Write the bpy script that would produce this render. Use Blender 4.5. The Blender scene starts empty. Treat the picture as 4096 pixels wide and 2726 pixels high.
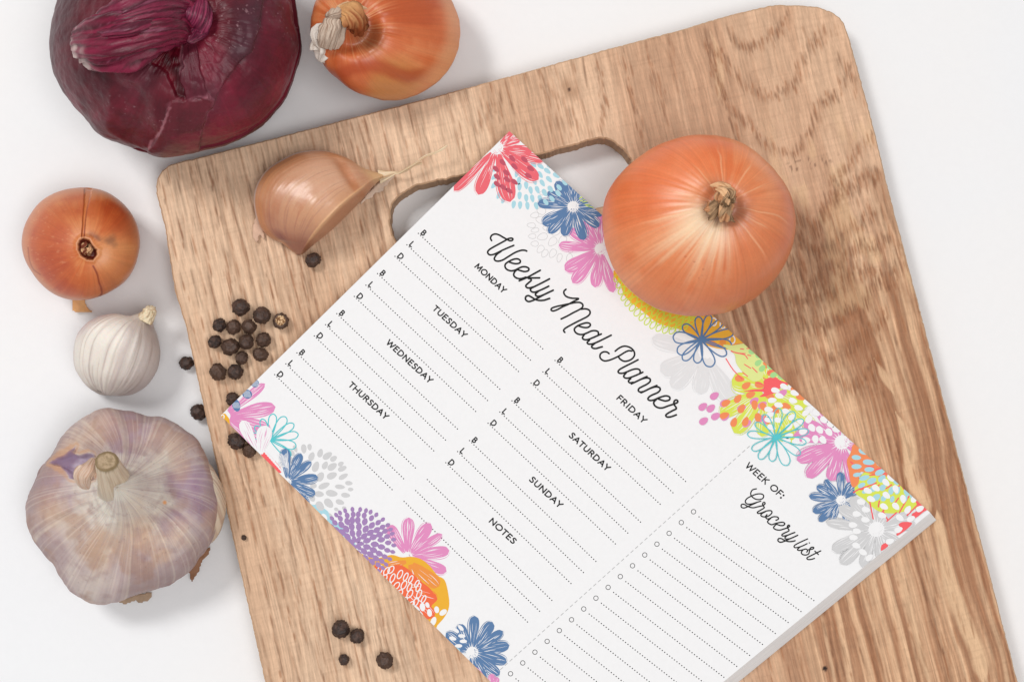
import bpy, math, random
import numpy as np
from mathutils import Vector, Matrix
from mathutils.geometry import tessellate_polygon

random.seed(7)
RNG = np.random.default_rng(11)
S = bpy.context.scene
COL = S.collection

# ------------------------------------------------------------------ camera
PW, PH = 4096.0, 2726.0
FOC = 6954.0                    # focal length in photo pixels
DIST = 0.50                     # metres from the table centre
TILT = math.radians(4.0)
CAMP = np.array([0.0, -DIST*math.sin(TILT), DIST*math.cos(TILT)])
cd = bpy.data.cameras.new("camera"); cam = bpy.data.objects.new("camera", cd); COL.objects.link(cam)
cam.location = CAMP; cam.rotation_euler = (TILT, 0, 0)
cd.sensor_width = 36.0; cd.lens = 36.0*FOC/PW; cd.clip_start = 0.01; cd.clip_end = 20
S.camera = cam

# ------------------------------------------------------------------ light
w = bpy.data.worlds.new("World"); S.world = w; w.use_nodes = True
bg = w.node_tree.nodes["Background"]; bg.inputs[0].default_value = (1.0, 0.99, 0.985, 1); bg.inputs[1].default_value = 0.37
def area(name, loc, target, size, power, colr):
    l = bpy.data.lights.new(name, 'AREA'); l.shape = 'RECTANGLE'; l.size = size[0]; l.size_y = size[1]
    l.energy = power; l.color = colr
    o = bpy.data.objects.new(name, l); COL.objects.link(o); o.location = loc
    d = Vector(target)-Vector(loc); o.rotation_euler = d.to_track_quat('-Z', 'Y').to_euler()
area("softbox_key", (-0.78, 0.62, 1.45), (0, 0, 0), (0.42, 0.42), 13.2, (1.0, 0.99, 0.975))
area("softbox_overhead", (0.42, -0.45, 1.8), (0, 0, 0), (1.1, 0.9), 15.0, (1.0, 0.985, 0.98))
S.view_settings.view_transform = 'Standard'; S.view_settings.look = 'None'
S.view_settings.exposure = 0.05; S.view_settings.gamma = 1.0
try: S.render.engine = 'CYCLES'
except Exception: pass

# ------------------------------------------------------------------ helpers
_c, _s = math.cos(TILT), math.sin(TILT)
def P(x, y, z=0.0):
    """the point at height z that the photograph shows at pixel x, y"""
    x = np.asarray(x, float); y = np.asarray(y, float)
    dx = (x-PW/2)/FOC; dy = -(y-PH/2)/FOC; dz = -1.0
    wy = dy*_c - dz*_s; wz = dy*_s + dz*_c
    t = (np.asarray(z, float)-CAMP[2])/wz
    return np.stack([CAMP[0]+dx*t, CAMP[1]+wy*t, np.broadcast_to(z, np.shape(t)).astype(float)], -1)
def proj(p):
    q = p-CAMP
    y = q[..., 1]*_c + q[..., 2]*_s; z = -q[..., 1]*_s + q[..., 2]*_c
    return PW/2+q[..., 0]/(-z)*FOC, PH/2-y/(-z)*FOC
def K(z): return (DIST-z)/FOC
def zc(o, s, pts):
    return [(o[0]+a[0]/s, o[1]+a[1]/s) + tuple(a[2:]) for a in pts]
def lin(c):
    c = np.asarray(c, float)/255.0
    return np.where(c <= 0.04045, c/12.92, ((c+0.055)/1.055)**2.4)
def sst(a, b, x):
    t = np.clip((x-a)/(b-a), 0, 1); return t*t*(3-2*t)
def mixc(a, b, t):
    return a*(1-t[..., None])+b*t[..., None]
def vn(p, seed=0):
    i = np.floor(p).astype(np.int64); f = p-i; f = f*f*f*(f*(f*6-15)+10)
    r = np.zeros(p.shape[:-1])
    for dx in (0, 1):
        for dy in (0, 1):
            for dz in (0, 1):
                h = ((i[..., 0]+dx)*374761393 + (i[..., 1]+dy)*668265263 + (i[..., 2]+dz)*2147483647 + seed*974634777) & 0xffffffff
                h = ((h ^ (h >> 13))*1274126177) & 0xffffffff
                h = ((h ^ (h >> 16))*2246822519) & 0xffffffff
                v = (h >> 8 & 0xffff)/65535.0
                r += v*(f[..., 0] if dx else 1-f[..., 0])*(f[..., 1] if dy else 1-f[..., 1])*(f[..., 2] if dz else 1-f[..., 2])
    return r
def fbm(p, o=4, seed=0):
    r = 0; a = .5; t = 0
    for k in range(o):
        r = r+a*vn(p*(2.03**k)+k*17.3, seed+k); t += a; a *= .5
    return r/t*2-1
def st3(*a): return np.stack(np.broadcast_arrays(*[np.asarray(x, float) for x in a]), -1)
def sdf(x, y, poly):
    """signed distance (negative inside) to a polygon"""
    pts = np.array(poly, float); n = len(pts)
    d = np.full(x.shape, 1e18); ins = np.zeros(x.shape, bool)
    for i in range(n):
        a = pts[i]; b = pts[(i+1) % n]; e = b-a
        wx = x-a[0]; wy = y-a[1]
        t = np.clip((wx*e[0]+wy*e[1])/(e@e+1e-12), 0, 1)
        d = np.minimum(d, (wx-e[0]*t)**2+(wy-e[1]*t)**2)
        c = ((a[1] <= y) & (b[1] > y)) | ((b[1] <= y) & (a[1] > y))
        xi = a[0]+(y-a[1])/(e[1] if abs(e[1]) > 1e-9 else 1e-9)*e[0]
        ins ^= c & (x < xi)
    d = np.sqrt(d); return np.where(ins, -d, d)
def crom(pts, n=6, closed=False):
    p = np.array(pts, float); m = len(p); out = []
    rng_ = range(m) if closed else range(m-1)
    for i in rng_:
        if closed: a, b, c, d = p[(i-1) % m], p[i], p[(i+1) % m], p[(i+2) % m]
        else: a, b, c, d = p[max(i-1, 0)], p[i], p[i+1], p[min(i+2, m-1)]
        for k in range(n):
            t = k/n
            out.append(.5*((2*b)+(c-a)*t+(2*a-5*b+4*c-d)*t*t+(3*b-3*c+d-a)*t**3))
    if not closed: out.append(p[-1])
    return np.array(out)
def tag(o, label=None, cat=None, group=None, kind=None):
    if label: o['label'] = label
    if cat: o['category'] = cat
    if group: o['group'] = group
    if kind: o['kind'] = kind
    return o
def empty(name, loc):
    o = bpy.data.objects.new(name, None); COL.objects.link(o); o.location = loc; o.empty_display_size = 0.01
    return o
def mkobj(name, verts, faces, mats, parent=None, col=None, smooth=True, midx=None, origin=None, rotz=0.0):
    """link one mesh object; verts are world coordinates, faces an (n,3|4) array or list"""
    v = np.asarray(verts, float).reshape(-1, 3)
    if origin is None:
        origin = np.array(parent.location) if parent is not None else np.array([v[:, 0].mean(), v[:, 1].mean(), v[:, 2].min()])
    v = v-np.asarray(origin)
    if rotz:
        c, s = math.cos(-rotz), math.sin(-rotz)
        v = np.stack([v[:, 0]*c-v[:, 1]*s, v[:, 0]*s+v[:, 1]*c, v[:, 2]], -1)
    me = bpy.data.meshes.new(name)
    if isinstance(faces, np.ndarray):
        n, k = faces.shape
        me.vertices.add(len(v)); me.vertices.foreach_set("co", v.astype(np.float32).ravel())
        me.loops.add(n*k); me.loops.foreach_set("vertex_index", faces.astype(np.int32).ravel())
        me.polygons.add(n); me.polygons.foreach_set("loop_start", np.arange(0, n*k, k, dtype=np.int32))
        me.update(calc_edges=True)
    else:
        me.from_pydata([tuple(q) for q in v], [], [tuple(f) for f in faces]); me.update()
    if smooth: me.polygons.foreach_set("use_smooth", np.ones(len(me.polygons), bool))
    for m in (mats if isinstance(mats, (list, tuple)) else [mats]): me.materials.append(m)
    if midx is not None: me.polygons.foreach_set("material_index", np.asarray(midx, np.int32))
    if col is not None:
        a = me.color_attributes.new("Col", 'FLOAT_COLOR', 'POINT')
        c = np.ones((len(v), 4), np.float32); c[:, :3] = np.clip(np.asarray(col).reshape(-1, 3), 0, 1)
        a.data.foreach_set("color", c.ravel())
    me.validate()
    o = bpy.data.objects.new(name, me); COL.objects.link(o)
    if parent is not None:
        o.parent = parent
    else:
        o.location = origin; o.rotation_euler = (0, 0, rotz)
    return o
def gridfaces(nv, nu, wrap=True):
    i = np.arange(nv-1)[:, None]; j = np.arange(nu if wrap else nu-1)[None, :]
    a = i*nu+j; b = i*nu+(j+1) % nu; c = (i+1)*nu+(j+1) % nu; d = (i+1)*nu+j
    return np.stack([a, d, c, b], -1).reshape(-1, 4)

# ------------------------------------------------------------------ node helper
class NT:
    def __init__(s, name):
        s.m = bpy.data.materials.new(name); s.m.use_nodes = True; s.t = s.m.node_tree
        s.b = s.t.nodes["Principled BSDF"]
    def n(s, ty, **kw):
        q = s.t.nodes.new(ty)
        for k, v in kw.items(): setattr(q, k, v)
        return q
    def set(s, sock, v):
        if isinstance(v, bpy.types.NodeSocket): s.t.links.new(v, sock)
        elif v is not None: sock.default_value = v
    def m_(s, op, a, b=None, c=None, clamp=False):
        q = s.n('ShaderNodeMath', operation=op, use_clamp=clamp)
        s.set(q.inputs[0], a)
        if b is not None: s.set(q.inputs[1], b)
        if c is not None: s.set(q.inputs[2], c)
        return q.outputs[0]
    def ss(s, v, a, b):
        q = s.n('ShaderNodeMapRange', interpolation_type='SMOOTHSTEP')
        s.set(q.inputs[0], v); q.inputs[1].default_value = a; q.inputs[2].default_value = b
        return q.outputs[0]
    def mix(s, f, a, b, mode='MIX'):
        q = s.n('ShaderNodeMix', data_type='RGBA', blend_type=mode)
        s.set(q.inputs[0], f)
        for i, v in ((6, a), (7, b)):
            if isinstance(v, (tuple, list, np.ndarray)): v = (float(v[0]), float(v[1]), float(v[2]), 1)
            s.set(q.inputs[i], v)
        return q.outputs[2]
    def obj(s): return s.n('ShaderNodeTexCoord').outputs['Object']
    def sep(s, v):
        q = s.n('ShaderNodeSeparateXYZ'); s.set(q.inputs[0], v); return q.outputs
    def comb(s, x, y, z=0.0):
        q = s.n('ShaderNodeCombineXYZ')
        for i, v in enumerate((x, y, z)): s.set(q.inputs[i], v)
        return q.outputs[0]
    def noise(s, v, sc=1.0, det=3.0, rough=.55, dist=0.0):
        q = s.n('ShaderNodeTexNoise'); s.set(q.inputs['Vector'], v)
        q.inputs['Scale'].default_value = sc; q.inputs['Detail'].default_value = det
        q.inputs['Roughness'].default_value = rough; q.inputs['Distortion'].default_value = dist
        return q.outputs['Fac']
    def scl(s, v, sc):
        q = s.n('ShaderNodeMapping'); s.set(q.inputs[0], v); q.inputs['Scale'].default_value = sc; return q.outputs[0]
    def attr(s): return s.n('ShaderNodeVertexColor', layer_name='Col').outputs[0]
    def bump(s, h, dist, strength=1.0):
        q = s.n('ShaderNodeBump'); s.set(q.inputs['Height'], h)
        q.inputs['Distance'].default_value = dist; q.inputs['Strength'].default_value = strength
        s.t.links.new(q.outputs[0], s.b.inputs['Normal'])
    def out(s, col=None, rough=None, spec=None, sss=None, coat=None, sheen=None):
        if col is not None:
            if isinstance(col, (tuple, list, np.ndarray)): col = (float(col[0]), float(col[1]), float(col[2]), 1)
            s.set(s.b.inputs['Base Color'], col)
        if rough is not None: s.set(s.b.inputs['Roughness'], rough)
        if spec is not None: s.b.inputs['Specular IOR Level'].default_value = spec
        if sss: s.b.inputs['Subsurface Weight'].default_value = sss[0]; s.b.inputs['Subsurface Radius'].default_value = (1, .5, .3); s.b.inputs['Subsurface Scale'].default_value = sss[1]
        if coat: s.b.inputs['Coat Weight'].default_value = coat[0]; s.b.inputs['Coat Roughness'].default_value = coat[1]
        if sheen: s.b.inputs['Sheen Weight'].default_value = sheen
        return s.m
def skinmat(name, rough=.45, spec=.4, grain=900, gs=.12, bumpd=.00006, sss=None, coat=None):
    n = NT(name); c = n.obj()
    f = n.noise(c, grain, 4, .65)
    f2 = n.m_('MULTIPLY_ADD', f, gs*2, 1-gs)
    col = n.mix(1.0, n.attr(), n.comb(f2, f2, f2), 'MULTIPLY')
    n.bump(n.noise(c, grain*.8, 5, .6), bumpd)
    return n.out(col, rough, spec, sss, coat)
# ------------------------------------------------------------------ table
TB = 0.0095     # height of the board's upper face
PZ = TB+0.005   # height of the notepad's upper face
n = NT("white_table_paint"); c = n.obj()
v = n.noise(c, 9, 3); v2 = n.noise(c, 420, 3)
col = n.mix(n.ss(v, .35, .7), lin((232, 233, 235)), lin((234, 233, 233)))
f = n.m_('MULTIPLY_ADD', v2, .03, .985); col = n.mix(1, col, n.comb(f, f, f), 'MULTIPLY')
n.bump(n.noise(c, 1500, 3), .00002)
M_TABLE = n.out(col, .55, .3)
g = 0.9
tv = [(-g, -g, -.03), (g, -g, -.03), (g, g, -.03), (-g, g, -.03), (-g, -g, 0), (g, -g, 0), (g, g, 0), (-g, g, 0)]
tf = [(3, 2, 1, 0), (4, 5, 6, 7), (0, 1, 5, 4), (1, 2, 6, 5), (2, 3, 7, 6), (3, 0, 4, 7)]
tag(mkobj("table", tv, tf, M_TABLE, smooth=False), kind='structure')

# ------------------------------------------------------------------ wood
BR = math.radians(13.6); BO = P(2048, 1363, 0)
def loc(px, py):
    p = P(px, py, TB)-BO; c, s = math.cos(-BR), math.sin(-BR)
    return np.stack([p[..., 0]*c-p[..., 1]*s, p[..., 0]*s+p[..., 1]*c], -1)
n = NT("oak_wood"); c = n.obj(); X, Y, Z = n.sep(c)
fine = n.noise(n.scl(c, (4200, 420, 900)), 1, 3, .65)
weave = n.noise(n.scl(c, (420, 2600, 900)), 1, 2, .6)
f = n.m_('ADD', n.m_('MULTIPLY_ADD', fine, .46, .77-.05), n.m_('MULTIPLY', weave, .10))
tz = n.ss(Z, TB-.0014, TB-.0006)
edge = n.noise(n.scl(c, (900, 900, 90)), 1, 3)
side = n.mix(edge, lin((160, 126, 98)), lin((200, 166, 134)))
col = n.mix(tz, side, n.mix(1.0, n.attr(), n.comb(f, f, f), 'MULTIPLY'))
n.bump(n.m_('ADD', fine, n.m_('MULTIPLY', weave, .6)), .00012)
M_WOOD = n.out(col, .68, .28)
GX = np.arange(-.120, .150, .00027)
GY = np.concatenate([np.arange(-.215, -.127, .004), np.arange(-.127, .125, .0005)])
FY = np.arange(-.130, .126, .0005)                  # the raster the grain is drawn on
NXr, NYr = len(GX), len(FY)
xx, yy = np.meshgrid(GX, FY)
dark = np.zeros((NYr, NXr)); grey = np.zeros((NYr, NXr)); red = np.zeros((NYr, NXr))
rw = random.Random(21)
def streak(buf, x, y, ln, k, w=1.0, slope=0.0):
    r0 = int((y-ln/2-FY[0])/.0005); r1 = int((y+ln/2-FY[0])/.0005)+1
    for r in range(max(0, r0), min(NYr, r1)):
        q = (r-r0+.5)/(r1-r0); a = k*min(1, 3.2*q, 3.2*(1-q))
        cx = (x+slope*(r-(r0+r1)/2)*.0005-GX[0])/.00027; ci = int(cx); fr = cx-ci
        if 0 <= ci < NXr-2:
            buf[r, ci] = max(buf[r, ci], a*(1-fr)*w); buf[r, ci+1] = max(buf[r, ci+1], a*min(1, w*(.35+fr)))
            if w > 1: buf[r, ci+2] = max(buf[r, ci+2], a*fr*(w-.6))
def ringline(pts, o, sc, k=.8, hair=(.0008, .0030), dens=1.0, spread=.0006):
    q = np.array(zc(o, sc, pts)); l = loc(q[:, 0], q[:, 1]); l = crom(l, 10)
    L = np.concatenate([[0], np.cumsum(np.hypot(*np.diff(l, axis=0).T))]); t = 0
    while t < L[-1]:
        x = np.interp(t, L, l[:, 0]); y = np.interp(t, L, l[:, 1])
        i = min(len(l)-2, np.searchsorted(L, t)); dxy = l[i+1]-l[i]; par = abs(dxy[1])/(np.hypot(*dxy)+1e-9)
        for _ in range(2):
            if rw.random() < .85*dens:
                streak(red if rw.random() < .6 else dark, x+rw.gauss(0, .00022+.0003*par), y+rw.gauss(0, spread)+rw.choice((0, 0, -.0012)), rw.uniform(*hair)*(1+.8*par), k*rw.uniform(.45, 1.1), rw.choice((1, 1, 1.4)))
        t += .00032+.0006*par
def longline(x0, y0, y1, k, wob, dens=.6, buf=None, slope=0.0):
    """annual ring running with the grain: broken thin dashes"""
    y = y0; ph = rw.uniform(0, 6); on = 1.0
    while y > y1:
        on = min(1, max(.1, on+rw.gauss(0, .22)))
        x = x0+wob*math.sin(y*26+ph)+wob*.4*math.sin(y*71+2*ph)+slope*(y-y0)
        if rw.random() < dens*on:
            b = buf if buf is not None else (red if rw.random() < .55 else dark)
            streak(b, x+rw.gauss(0, .00028), y, rw.uniform(.0016, .0090), k*rw.uniform(.35, 1.05), rw.choice((.8, 1, 1.2)))
        y -= rw.uniform(.0006, .0018)
Z8o, Z8s = (2700, 0), 1.6877; ZTo, ZTs = (2048, 0), 1.1504
for pts in ([(360, 190), (390, 240), (440, 290), (520, 300), (590, 270), (640, 220), (700, 195), (740, 140), (760, 70)],
            [(240, 310), (300, 350), (340, 400), (400, 480), (430, 530), (490, 580), (560, 605), (650, 620), (720, 600), (790, 560), (830, 500), (850, 420), (880, 350), (920, 280), (980, 230), (1010, 170)],
            [(200, 210), (250, 420), (290, 560), (360, 680), (400, 760), (450, 790), (500, 830), (560, 910), (600, 960), (660, 980), (720, 1000), (800, 1010), (850, 970), (880, 910), (930, 850), (950, 760), (990, 670), (1060, 640), (1110, 600), (1130, 540), (1160, 480), (1190, 440)],
            [(1030, 1200), (1090, 1180), (1150, 1120), (1200, 1060), (1230, 1010), (1290, 960), (1330, 900)],
            [(990, 1380), (1050, 1320), (1150, 1270), (1260, 1210), (1330, 1150), (1400, 1170)]):
    ringline(pts, Z8o, Z8s, 1.0, dens=1.0)
    ringline([(a, b+16) for a, b in pts], Z8o, Z8s, .45, dens=.5, spread=.0012)
for pts in ([(1310, 990), (1350, 1010), (1390, 1040), (1420, 1010), (1450, 950), (1500, 880), (1560, 860), (1620, 820), (1680, 790)],
            [(1310, 1110), (1350, 1130), (1400, 1150), (1450, 1130), (1500, 1090), (1540, 1050), (1600, 1010), (1650, 960), (1710, 990)],
            [(1290, 1230), (1330, 1270), (1380, 1300), (1410, 1260), (1470, 1210), (1540, 1160), (1600, 1120), (1680, 1110), (1740, 1050)],
            [(1250, 1350), (1300, 1370), (1400, 1350), (1480, 1330), (1560, 1250), (1620, 1230), (1700, 1260), (1790, 1200)],
            [(1260, 1400), (1300, 1440), (1370, 1500), (1450, 1490), (1500, 1450), (1530, 1420), (1600, 1410), (1640, 1350), (1700, 1300), (1780, 1290)],
            [(1230, 1080), (1290, 1060), (1340, 1080)], [(1250, 1180), (1300, 1190), (1350, 1230)],
            [(1340, 1560), (1400, 1620), (1470, 1640), (1540, 1600), (1600, 1560), (1650, 1500), (1720, 1420)],
            [(1430, 1700), (1500, 1740), (1570, 1760), (1630, 1730), (1690, 1640)]):
    ringline(pts, ZTo, ZTs, 1.15, hair=(.0010, .0042), spread=.0009)
    ringline([(a+6, b+22) for a, b in pts], ZTo, ZTs, .6, hair=(.001, .004), dens=.6, spread=.0016)
for pts, k in (([(120, 330), (150, 400), (200, 430), (230, 460), (270, 530), (320, 600)], .8), ([(370, 250), (400, 330), (410, 420), (425, 520), (400, 600)], .9), ([(500, 230), (530, 330), (545, 430), (570, 540), (600, 640)], .9),
               ([(610, 190), (625, 260), (650, 340), (690, 430), (700, 560)], .7), ([(720, 170), (740, 300), (745, 420)], .5), ([(880, 140), (920, 260), (960, 400), (1000, 520), (1040, 640)], .9), ([(1330, 140), (1420, 170), (1500, 120)], .5), ([(1500, 270), (1560, 330), (1600, 460)], .7)):
    ringline(pts, ZTo, ZTs, k, dens=.8)
ringline([(2353, 1090), (2250, 1230), (2150, 1400), (2090, 1520)], (1200, 0), 2.9413, .8)
# rings that run with the grain, left and bottom of the board
x = -.119
while x < .036:
    left = x < -.06
    longline(x, .124, -.127, rw.uniform(.55, 1.3)*(1.1 if left or x < -.02 else .9), rw.uniform(.0003, .0012), rw.uniform(.55, 1.0))
    for _ in range(rw.choice((1, 2, 3))): longline(x+rw.uniform(-.0014, .0014), .124, -.127, rw.uniform(.3, .8), .0006, rw.uniform(.3, .7), buf=rw.choice((grey, red, dark)))
    x += rw.uniform(.0014, .0050) if not left else rw.uniform(.0010, .0032)
x = .030
while x < .145:      # lower right: closer, darker, splintery
    longline(x, rw.uniform(-.005, .02) if x > .06 else -.02, -.127, rw.uniform(.5, 1.15), rw.uniform(.0004, .0016), rw.uniform(.4, .9), slope=-.02)
    x += rw.uniform(.0007, .0030)
# long checks with the grain (grey brown) and faint saw marks across it
for _ in range(2600):
    x = rw.uniform(-.118, .135); y = rw.uniform(-.127, .124); kk = .75 if x > .02 and y > .0 else .5
    streak(grey, x, y, rw.uniform(.003, .011), kk*rw.uniform(.3, 1.0), 1, slope=rw.uniform(-.03, .02))
for _ in range(3200):
    x = rw.uniform(-.118, .135); y = rw.uniform(-.127, .124); r = int((y-FY[0])/.0005); c0 = int((x-GX[0])/.00027); ln = rw.randint(6, 34); a = rw.uniform(.04, .22)
    if 0 < r < NYr-2:
        sl = rw.uniform(-.02, .03)
        for j in range(ln):
            cc_ = c0+j; rr_ = int(r+sl*j)
            if 0 <= cc_ < NXr and 0 <= rr_ < NYr: grey[rr_, cc_] = max(grey[rr_, cc_], a)
# a drying crack running in from the top edge
q = loc(np.array([2331., 2345]), np.array([228., 335]))
for t in np.linspace(0, 1, 12): streak(dark, q[0, 0]+(q[1, 0]-q[0, 0])*t, q[0, 1]+(q[1, 1]-q[0, 1])*t, .003, 1.3-t*.6, 1)
# ground colour
A3 = lambda sx, sy, sd: st3(xx*sx, yy*sy, sd)
wob = .0035*fbm(A3(30, 22, 3), 3, 31)
lowr = sst(.030, .075, xx)*(1-sst(-.02, .035, yy+.02*fbm(A3(40, 30, 5), 2, 32)))
rgt = sst(-.02, .08, xx)
tone = fbm(A3(55, 16, 6), 4, 33); fibv = fbm(np.stack([(xx+wob)*2600, yy*16, 0*xx+4], -1), 4, 34); fibw = fbm(np.stack([(xx+wob)*700, yy*9, 0*xx+9], -1), 4, 35)
shortf = fbm(A3(2400, 190, 8), 3, 36); cross = fbm(A3(90, 1500, 2), 3, 37)
ca = mixc(np.tile(lin((222, 189, 159)), xx.shape+(1,)), lin((205, 169, 139)), sst(-.35, .4, tone+.5*fibw))
cb = mixc(np.tile(lin((212, 174, 143)), xx.shape+(1,)), lin((192, 151, 121)), sst(-.35, .4, tone+.4*fibw))
cl = mixc(np.tile(lin((216, 176, 140)), xx.shape+(1,)), lin((162, 115, 84)), sst(-.5, .5, fibw*1.2+.35*tone))
W = ca*(1-rgt[..., None])+cb*rgt[..., None]; W = W*(1-lowr[..., None])+cl*lowr[..., None]
W = W*(1+(.24+.10*lowr)[..., None]*fibv[..., None])*(1+.16*shortf[..., None])*(1+.06*cross[..., None])
# chocolate patches in the wavy zone, pale torn streaks below it
wz = sst(.055, .085, xx)*sst(-.045, -.01, yy)*(1-sst(.025, .05, yy)); W = mixc(W, lin((160, 116, 86)), wz*sst(-.05, .4, fbm(A3(160, 70, 12), 4, 38))*.5)
W = mixc(W, lin((220, 184, 142)), wz*sst(.1, .4, fbm(A3(200, 90, 13), 4, 39))*.4)
for (pts, w0, k) in (([(3560, 1640), (3610, 1760), (3640, 1900), (3700, 2010), (3735, 2110)], .0022, .85), ([(3760, 2020), (3790, 2180), (3830, 2330), (3880, 2480), (3920, 2600), (3960, 2760)], .0024, .85), ([(3480, 1420), (3520, 1500), (3575, 1600)], .0012, .7), ([(3600, 2250), (3650, 2420), (3700, 2600), (3740, 2760)], .0010, .5), ([(3130, 1150), (3170, 1260), (3260, 1400)], .0010, .35), ([(2840, 110), (2870, 200), (2880, 330), (2870, 420)], .0014, .5)):
    l = crom(loc(*np.array(pts, float).T), 10); o_ = np.argsort(l[:, 1]); xl = np.interp(yy, l[o_, 1], l[o_, 0]); ins = (yy > l[:, 1].min())*(yy < l[:, 1].max())
    d = np.abs(xx+wob*.8-xl)/(w0*(1+.8*fbm(A3(300, 60, 15), 3, 40))*sst(0, .008, yy-l[:, 1].min())*sst(0, .008, l[:, 1].max()-yy)+1e-6)
    W = mixc(W, lin((224, 186, 148)), ins*(1-sst(.5, 1.1, d))*k)
W = mixc(W, lin((122, 94, 74)), np.clip(grey, 0, 1)*.48)
W = mixc(W, lin((150, 94, 58)), np.clip(red, 0, 1)*.66)
W = mixc(W, lin((100, 64, 42)), np.clip(dark, 0, 1)*.50)
def dist(px, py, sy=.6): l = loc(px, py); return np.hypot(xx-l[0], (yy-l[1])*sy)
W = mixc(W, lin((150, 108, 78)), (1-sst(.0005, .0036, dist(2277, 358)+.0008*fbm(A3(500, 300, 1), 2)))*.6); W = mixc(W, lin((74, 48, 36)), 1-sst(.0002, .0007, dist(2277, 358, 1)))
W = mixc(W, lin((40, 24, 20)), 1-sst(.0005, .0009, dist(3300, 2672, 1.1)))
sp = (1-sst(.5, 1.2, np.hypot((xx-loc(3230, 655)[0])/.010, (yy-loc(3230, 655)[1])/.0022)))*sst(.32, .42, fbm(A3(1300, 900, 18), 2, 41)); W = mixc(W, lin((96, 66, 50)), sp*.55)
relief = -.00016*np.clip(np.maximum(red, dark)+.5*grey, 0, 1)+.00007*fibv+.00005*shortf+.00004*cross+lowr*.00012*fibw

outl = [(617, 1100), (624, 762), (626, 735), (632, 710), (647, 682), (668, 662), (700, 650), (750, 640)]
outl = [(625, 772), (624, 745), (630, 712), (647, 682), (678, 659), (716, 647), (757, 638)]
outl += [(1043, 566), (1400, 473), (1739, 386), (2100, 288), (2434, 195), (2700, 125.6), (2920, 60), (3080, 22)]
outl += [(3138.5, 19), (3268, 26.6), (3322, 44), (3357.7, 68), (3375.5, 92), (3394, 142), (3470.6, 415), (3513, 581), (3553, 752.6), (3592, 900), (3855, 1900), (3944, 2232), (4072, 2726), (4210, 3260), (1330, 3420), (1060, 2726), (875, 1900), (793, 1530), (741, 1297), (700, 1166.5), (657, 900)]
hole = [(1850, 701), (1715, 730), (1658, 745), (1620, 768), (1589, 791), (1570, 818), (1562, 852), (1561, 890), (1567, 925), (1578, 955), (1605, 985), (1650, 1003), (1700, 1003), (1850, 965), (2100, 900), (2300, 848), (2401, 829), (2470, 805), (2520, 760), (2540, 710), (2535, 665), (2503, 612), (2477, 584), (2437, 559), (2415, 553), (2397, 552), (2375, 558), (2286, 582.6), (2165, 615)]
def rough(poly, step=7.0, amp=.00016, seed=1, z=TB):
    pts = np.array(poly, float); out = []
    for i in range(len(pts)):
        a, b = pts[i], pts[(i+1) % len(pts)]; k = max(1, int(np.linalg.norm(b-a)/step))
        for j in range(k): out.append(a+(b-a)*j/k)
    q = P(*np.array(out).T, z)[:, :2]
    t = np.roll(q, -1, 0)-np.roll(q, 1, 0); t /= np.linalg.norm(t, axis=1)[:, None]+1e-12
    nn = np.stack([t[:, 1], -t[:, 0]], 1)
    s = fbm(np.stack([q[:, 0]*900, q[:, 1]*900, q[:, 0]*0+seed], 1), 3)*amp + np.maximum(0, fbm(np.stack([q[:, 0]*2600, q[:, 1]*2600, q[:, 0]*0+seed+9], 1), 2)-.35)*amp*2.2
    return q+nn*s[:, None], nn
def softround(poly, keep):  # round corners by resampling with a spline
    return [tuple(p) for p in crom(poly, 4, True)]
ro, no = rough(outl, 7.0, .00017, 1); rh, nh = rough(softround(hole, 0), 5.0, .0003, 2)
area2 = lambda q: np.sum(q[:, 0]*np.roll(q[:, 1], -1)-np.roll(q[:, 0], -1)*q[:, 1])
so = 1 if area2(ro) < 0 else -1; sh = 1 if area2(rh) < 0 else -1
verts = []; faces = []
def loop_(q, z): 
    s = len(verts); verts.extend([(a, b, z) for a, b in q]); return s
chm = .0004
for q, nn, inward in ((ro, no*so, 1), (rh, nh*sh, -1)):
    # nn points out of the ring for the outline; towards the opening for the hole after the sign flip
    m = len(q)
    top_in = q+nn*(chm*inward)
    levels = [(q, 0.0), (q+nn*(-.0002*inward), .003), (q, .006), (q, TB-chm), (top_in, TB)]
    ids = [loop_(a, z) for a, z in levels]
    for L in range(len(ids)-1):
        for i in range(m):
            j = (i+1) % m
            faces.append((ids[L]+i, ids[L]+j, ids[L+1]+j, ids[L+1]+i))
    if inward == 1: otop, mo, obot = ids[-1], m, ids[0]
    else: htop, mh, hbot = ids[-1], m, ids[0]
side_col_n = len(verts)
ringO = np.array(verts[otop:otop+mo])[:, :2]; ringH = np.array(verts[htop:htop+mh])[:, :2]
cb_, sb_ = math.cos(-BR), math.sin(-BR)
def tol(q): d = q-BO[:2]; return np.stack([d[:, 0]*cb_-d[:, 1]*sb_, d[:, 0]*sb_+d[:, 1]*cb_], 1)
RO, RH = tol(ringO), tol(ringH)
gx, gy = np.meshgrid(GX, GY)
def scan_inside(poly):
    """row by row point-in-polygon for the whole grid"""
    m = np.zeros(gx.shape, bool); a = poly; b = np.roll(poly, -1, 0)
    for j, y in enumerate(GY):
        k = ((a[:, 1] <= y) & (b[:, 1] > y)) | ((b[:, 1] <= y) & (a[:, 1] > y))
        if not k.any(): continue
        xs = np.sort(a[k, 0]+(y-a[k, 1])/(b[k, 1]-a[k, 1])*(b[k, 0]-a[k, 0]))
        m[j] = (np.searchsorted(xs, GX) % 2) == 1
    return m
inside = scan_inside(RO) & ~scan_inside(RH)
cell = inside[:-1, :-1] | inside[1:, :-1] | inside[1:, 1:] | inside[:-1, 1:]
need = np.zeros(gx.shape, bool); need[:-1, :-1] |= cell; need[1:, :-1] |= cell; need[1:, 1:] |= cell; need[:-1, 1:] |= cell
snap = need & ~inside
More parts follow.
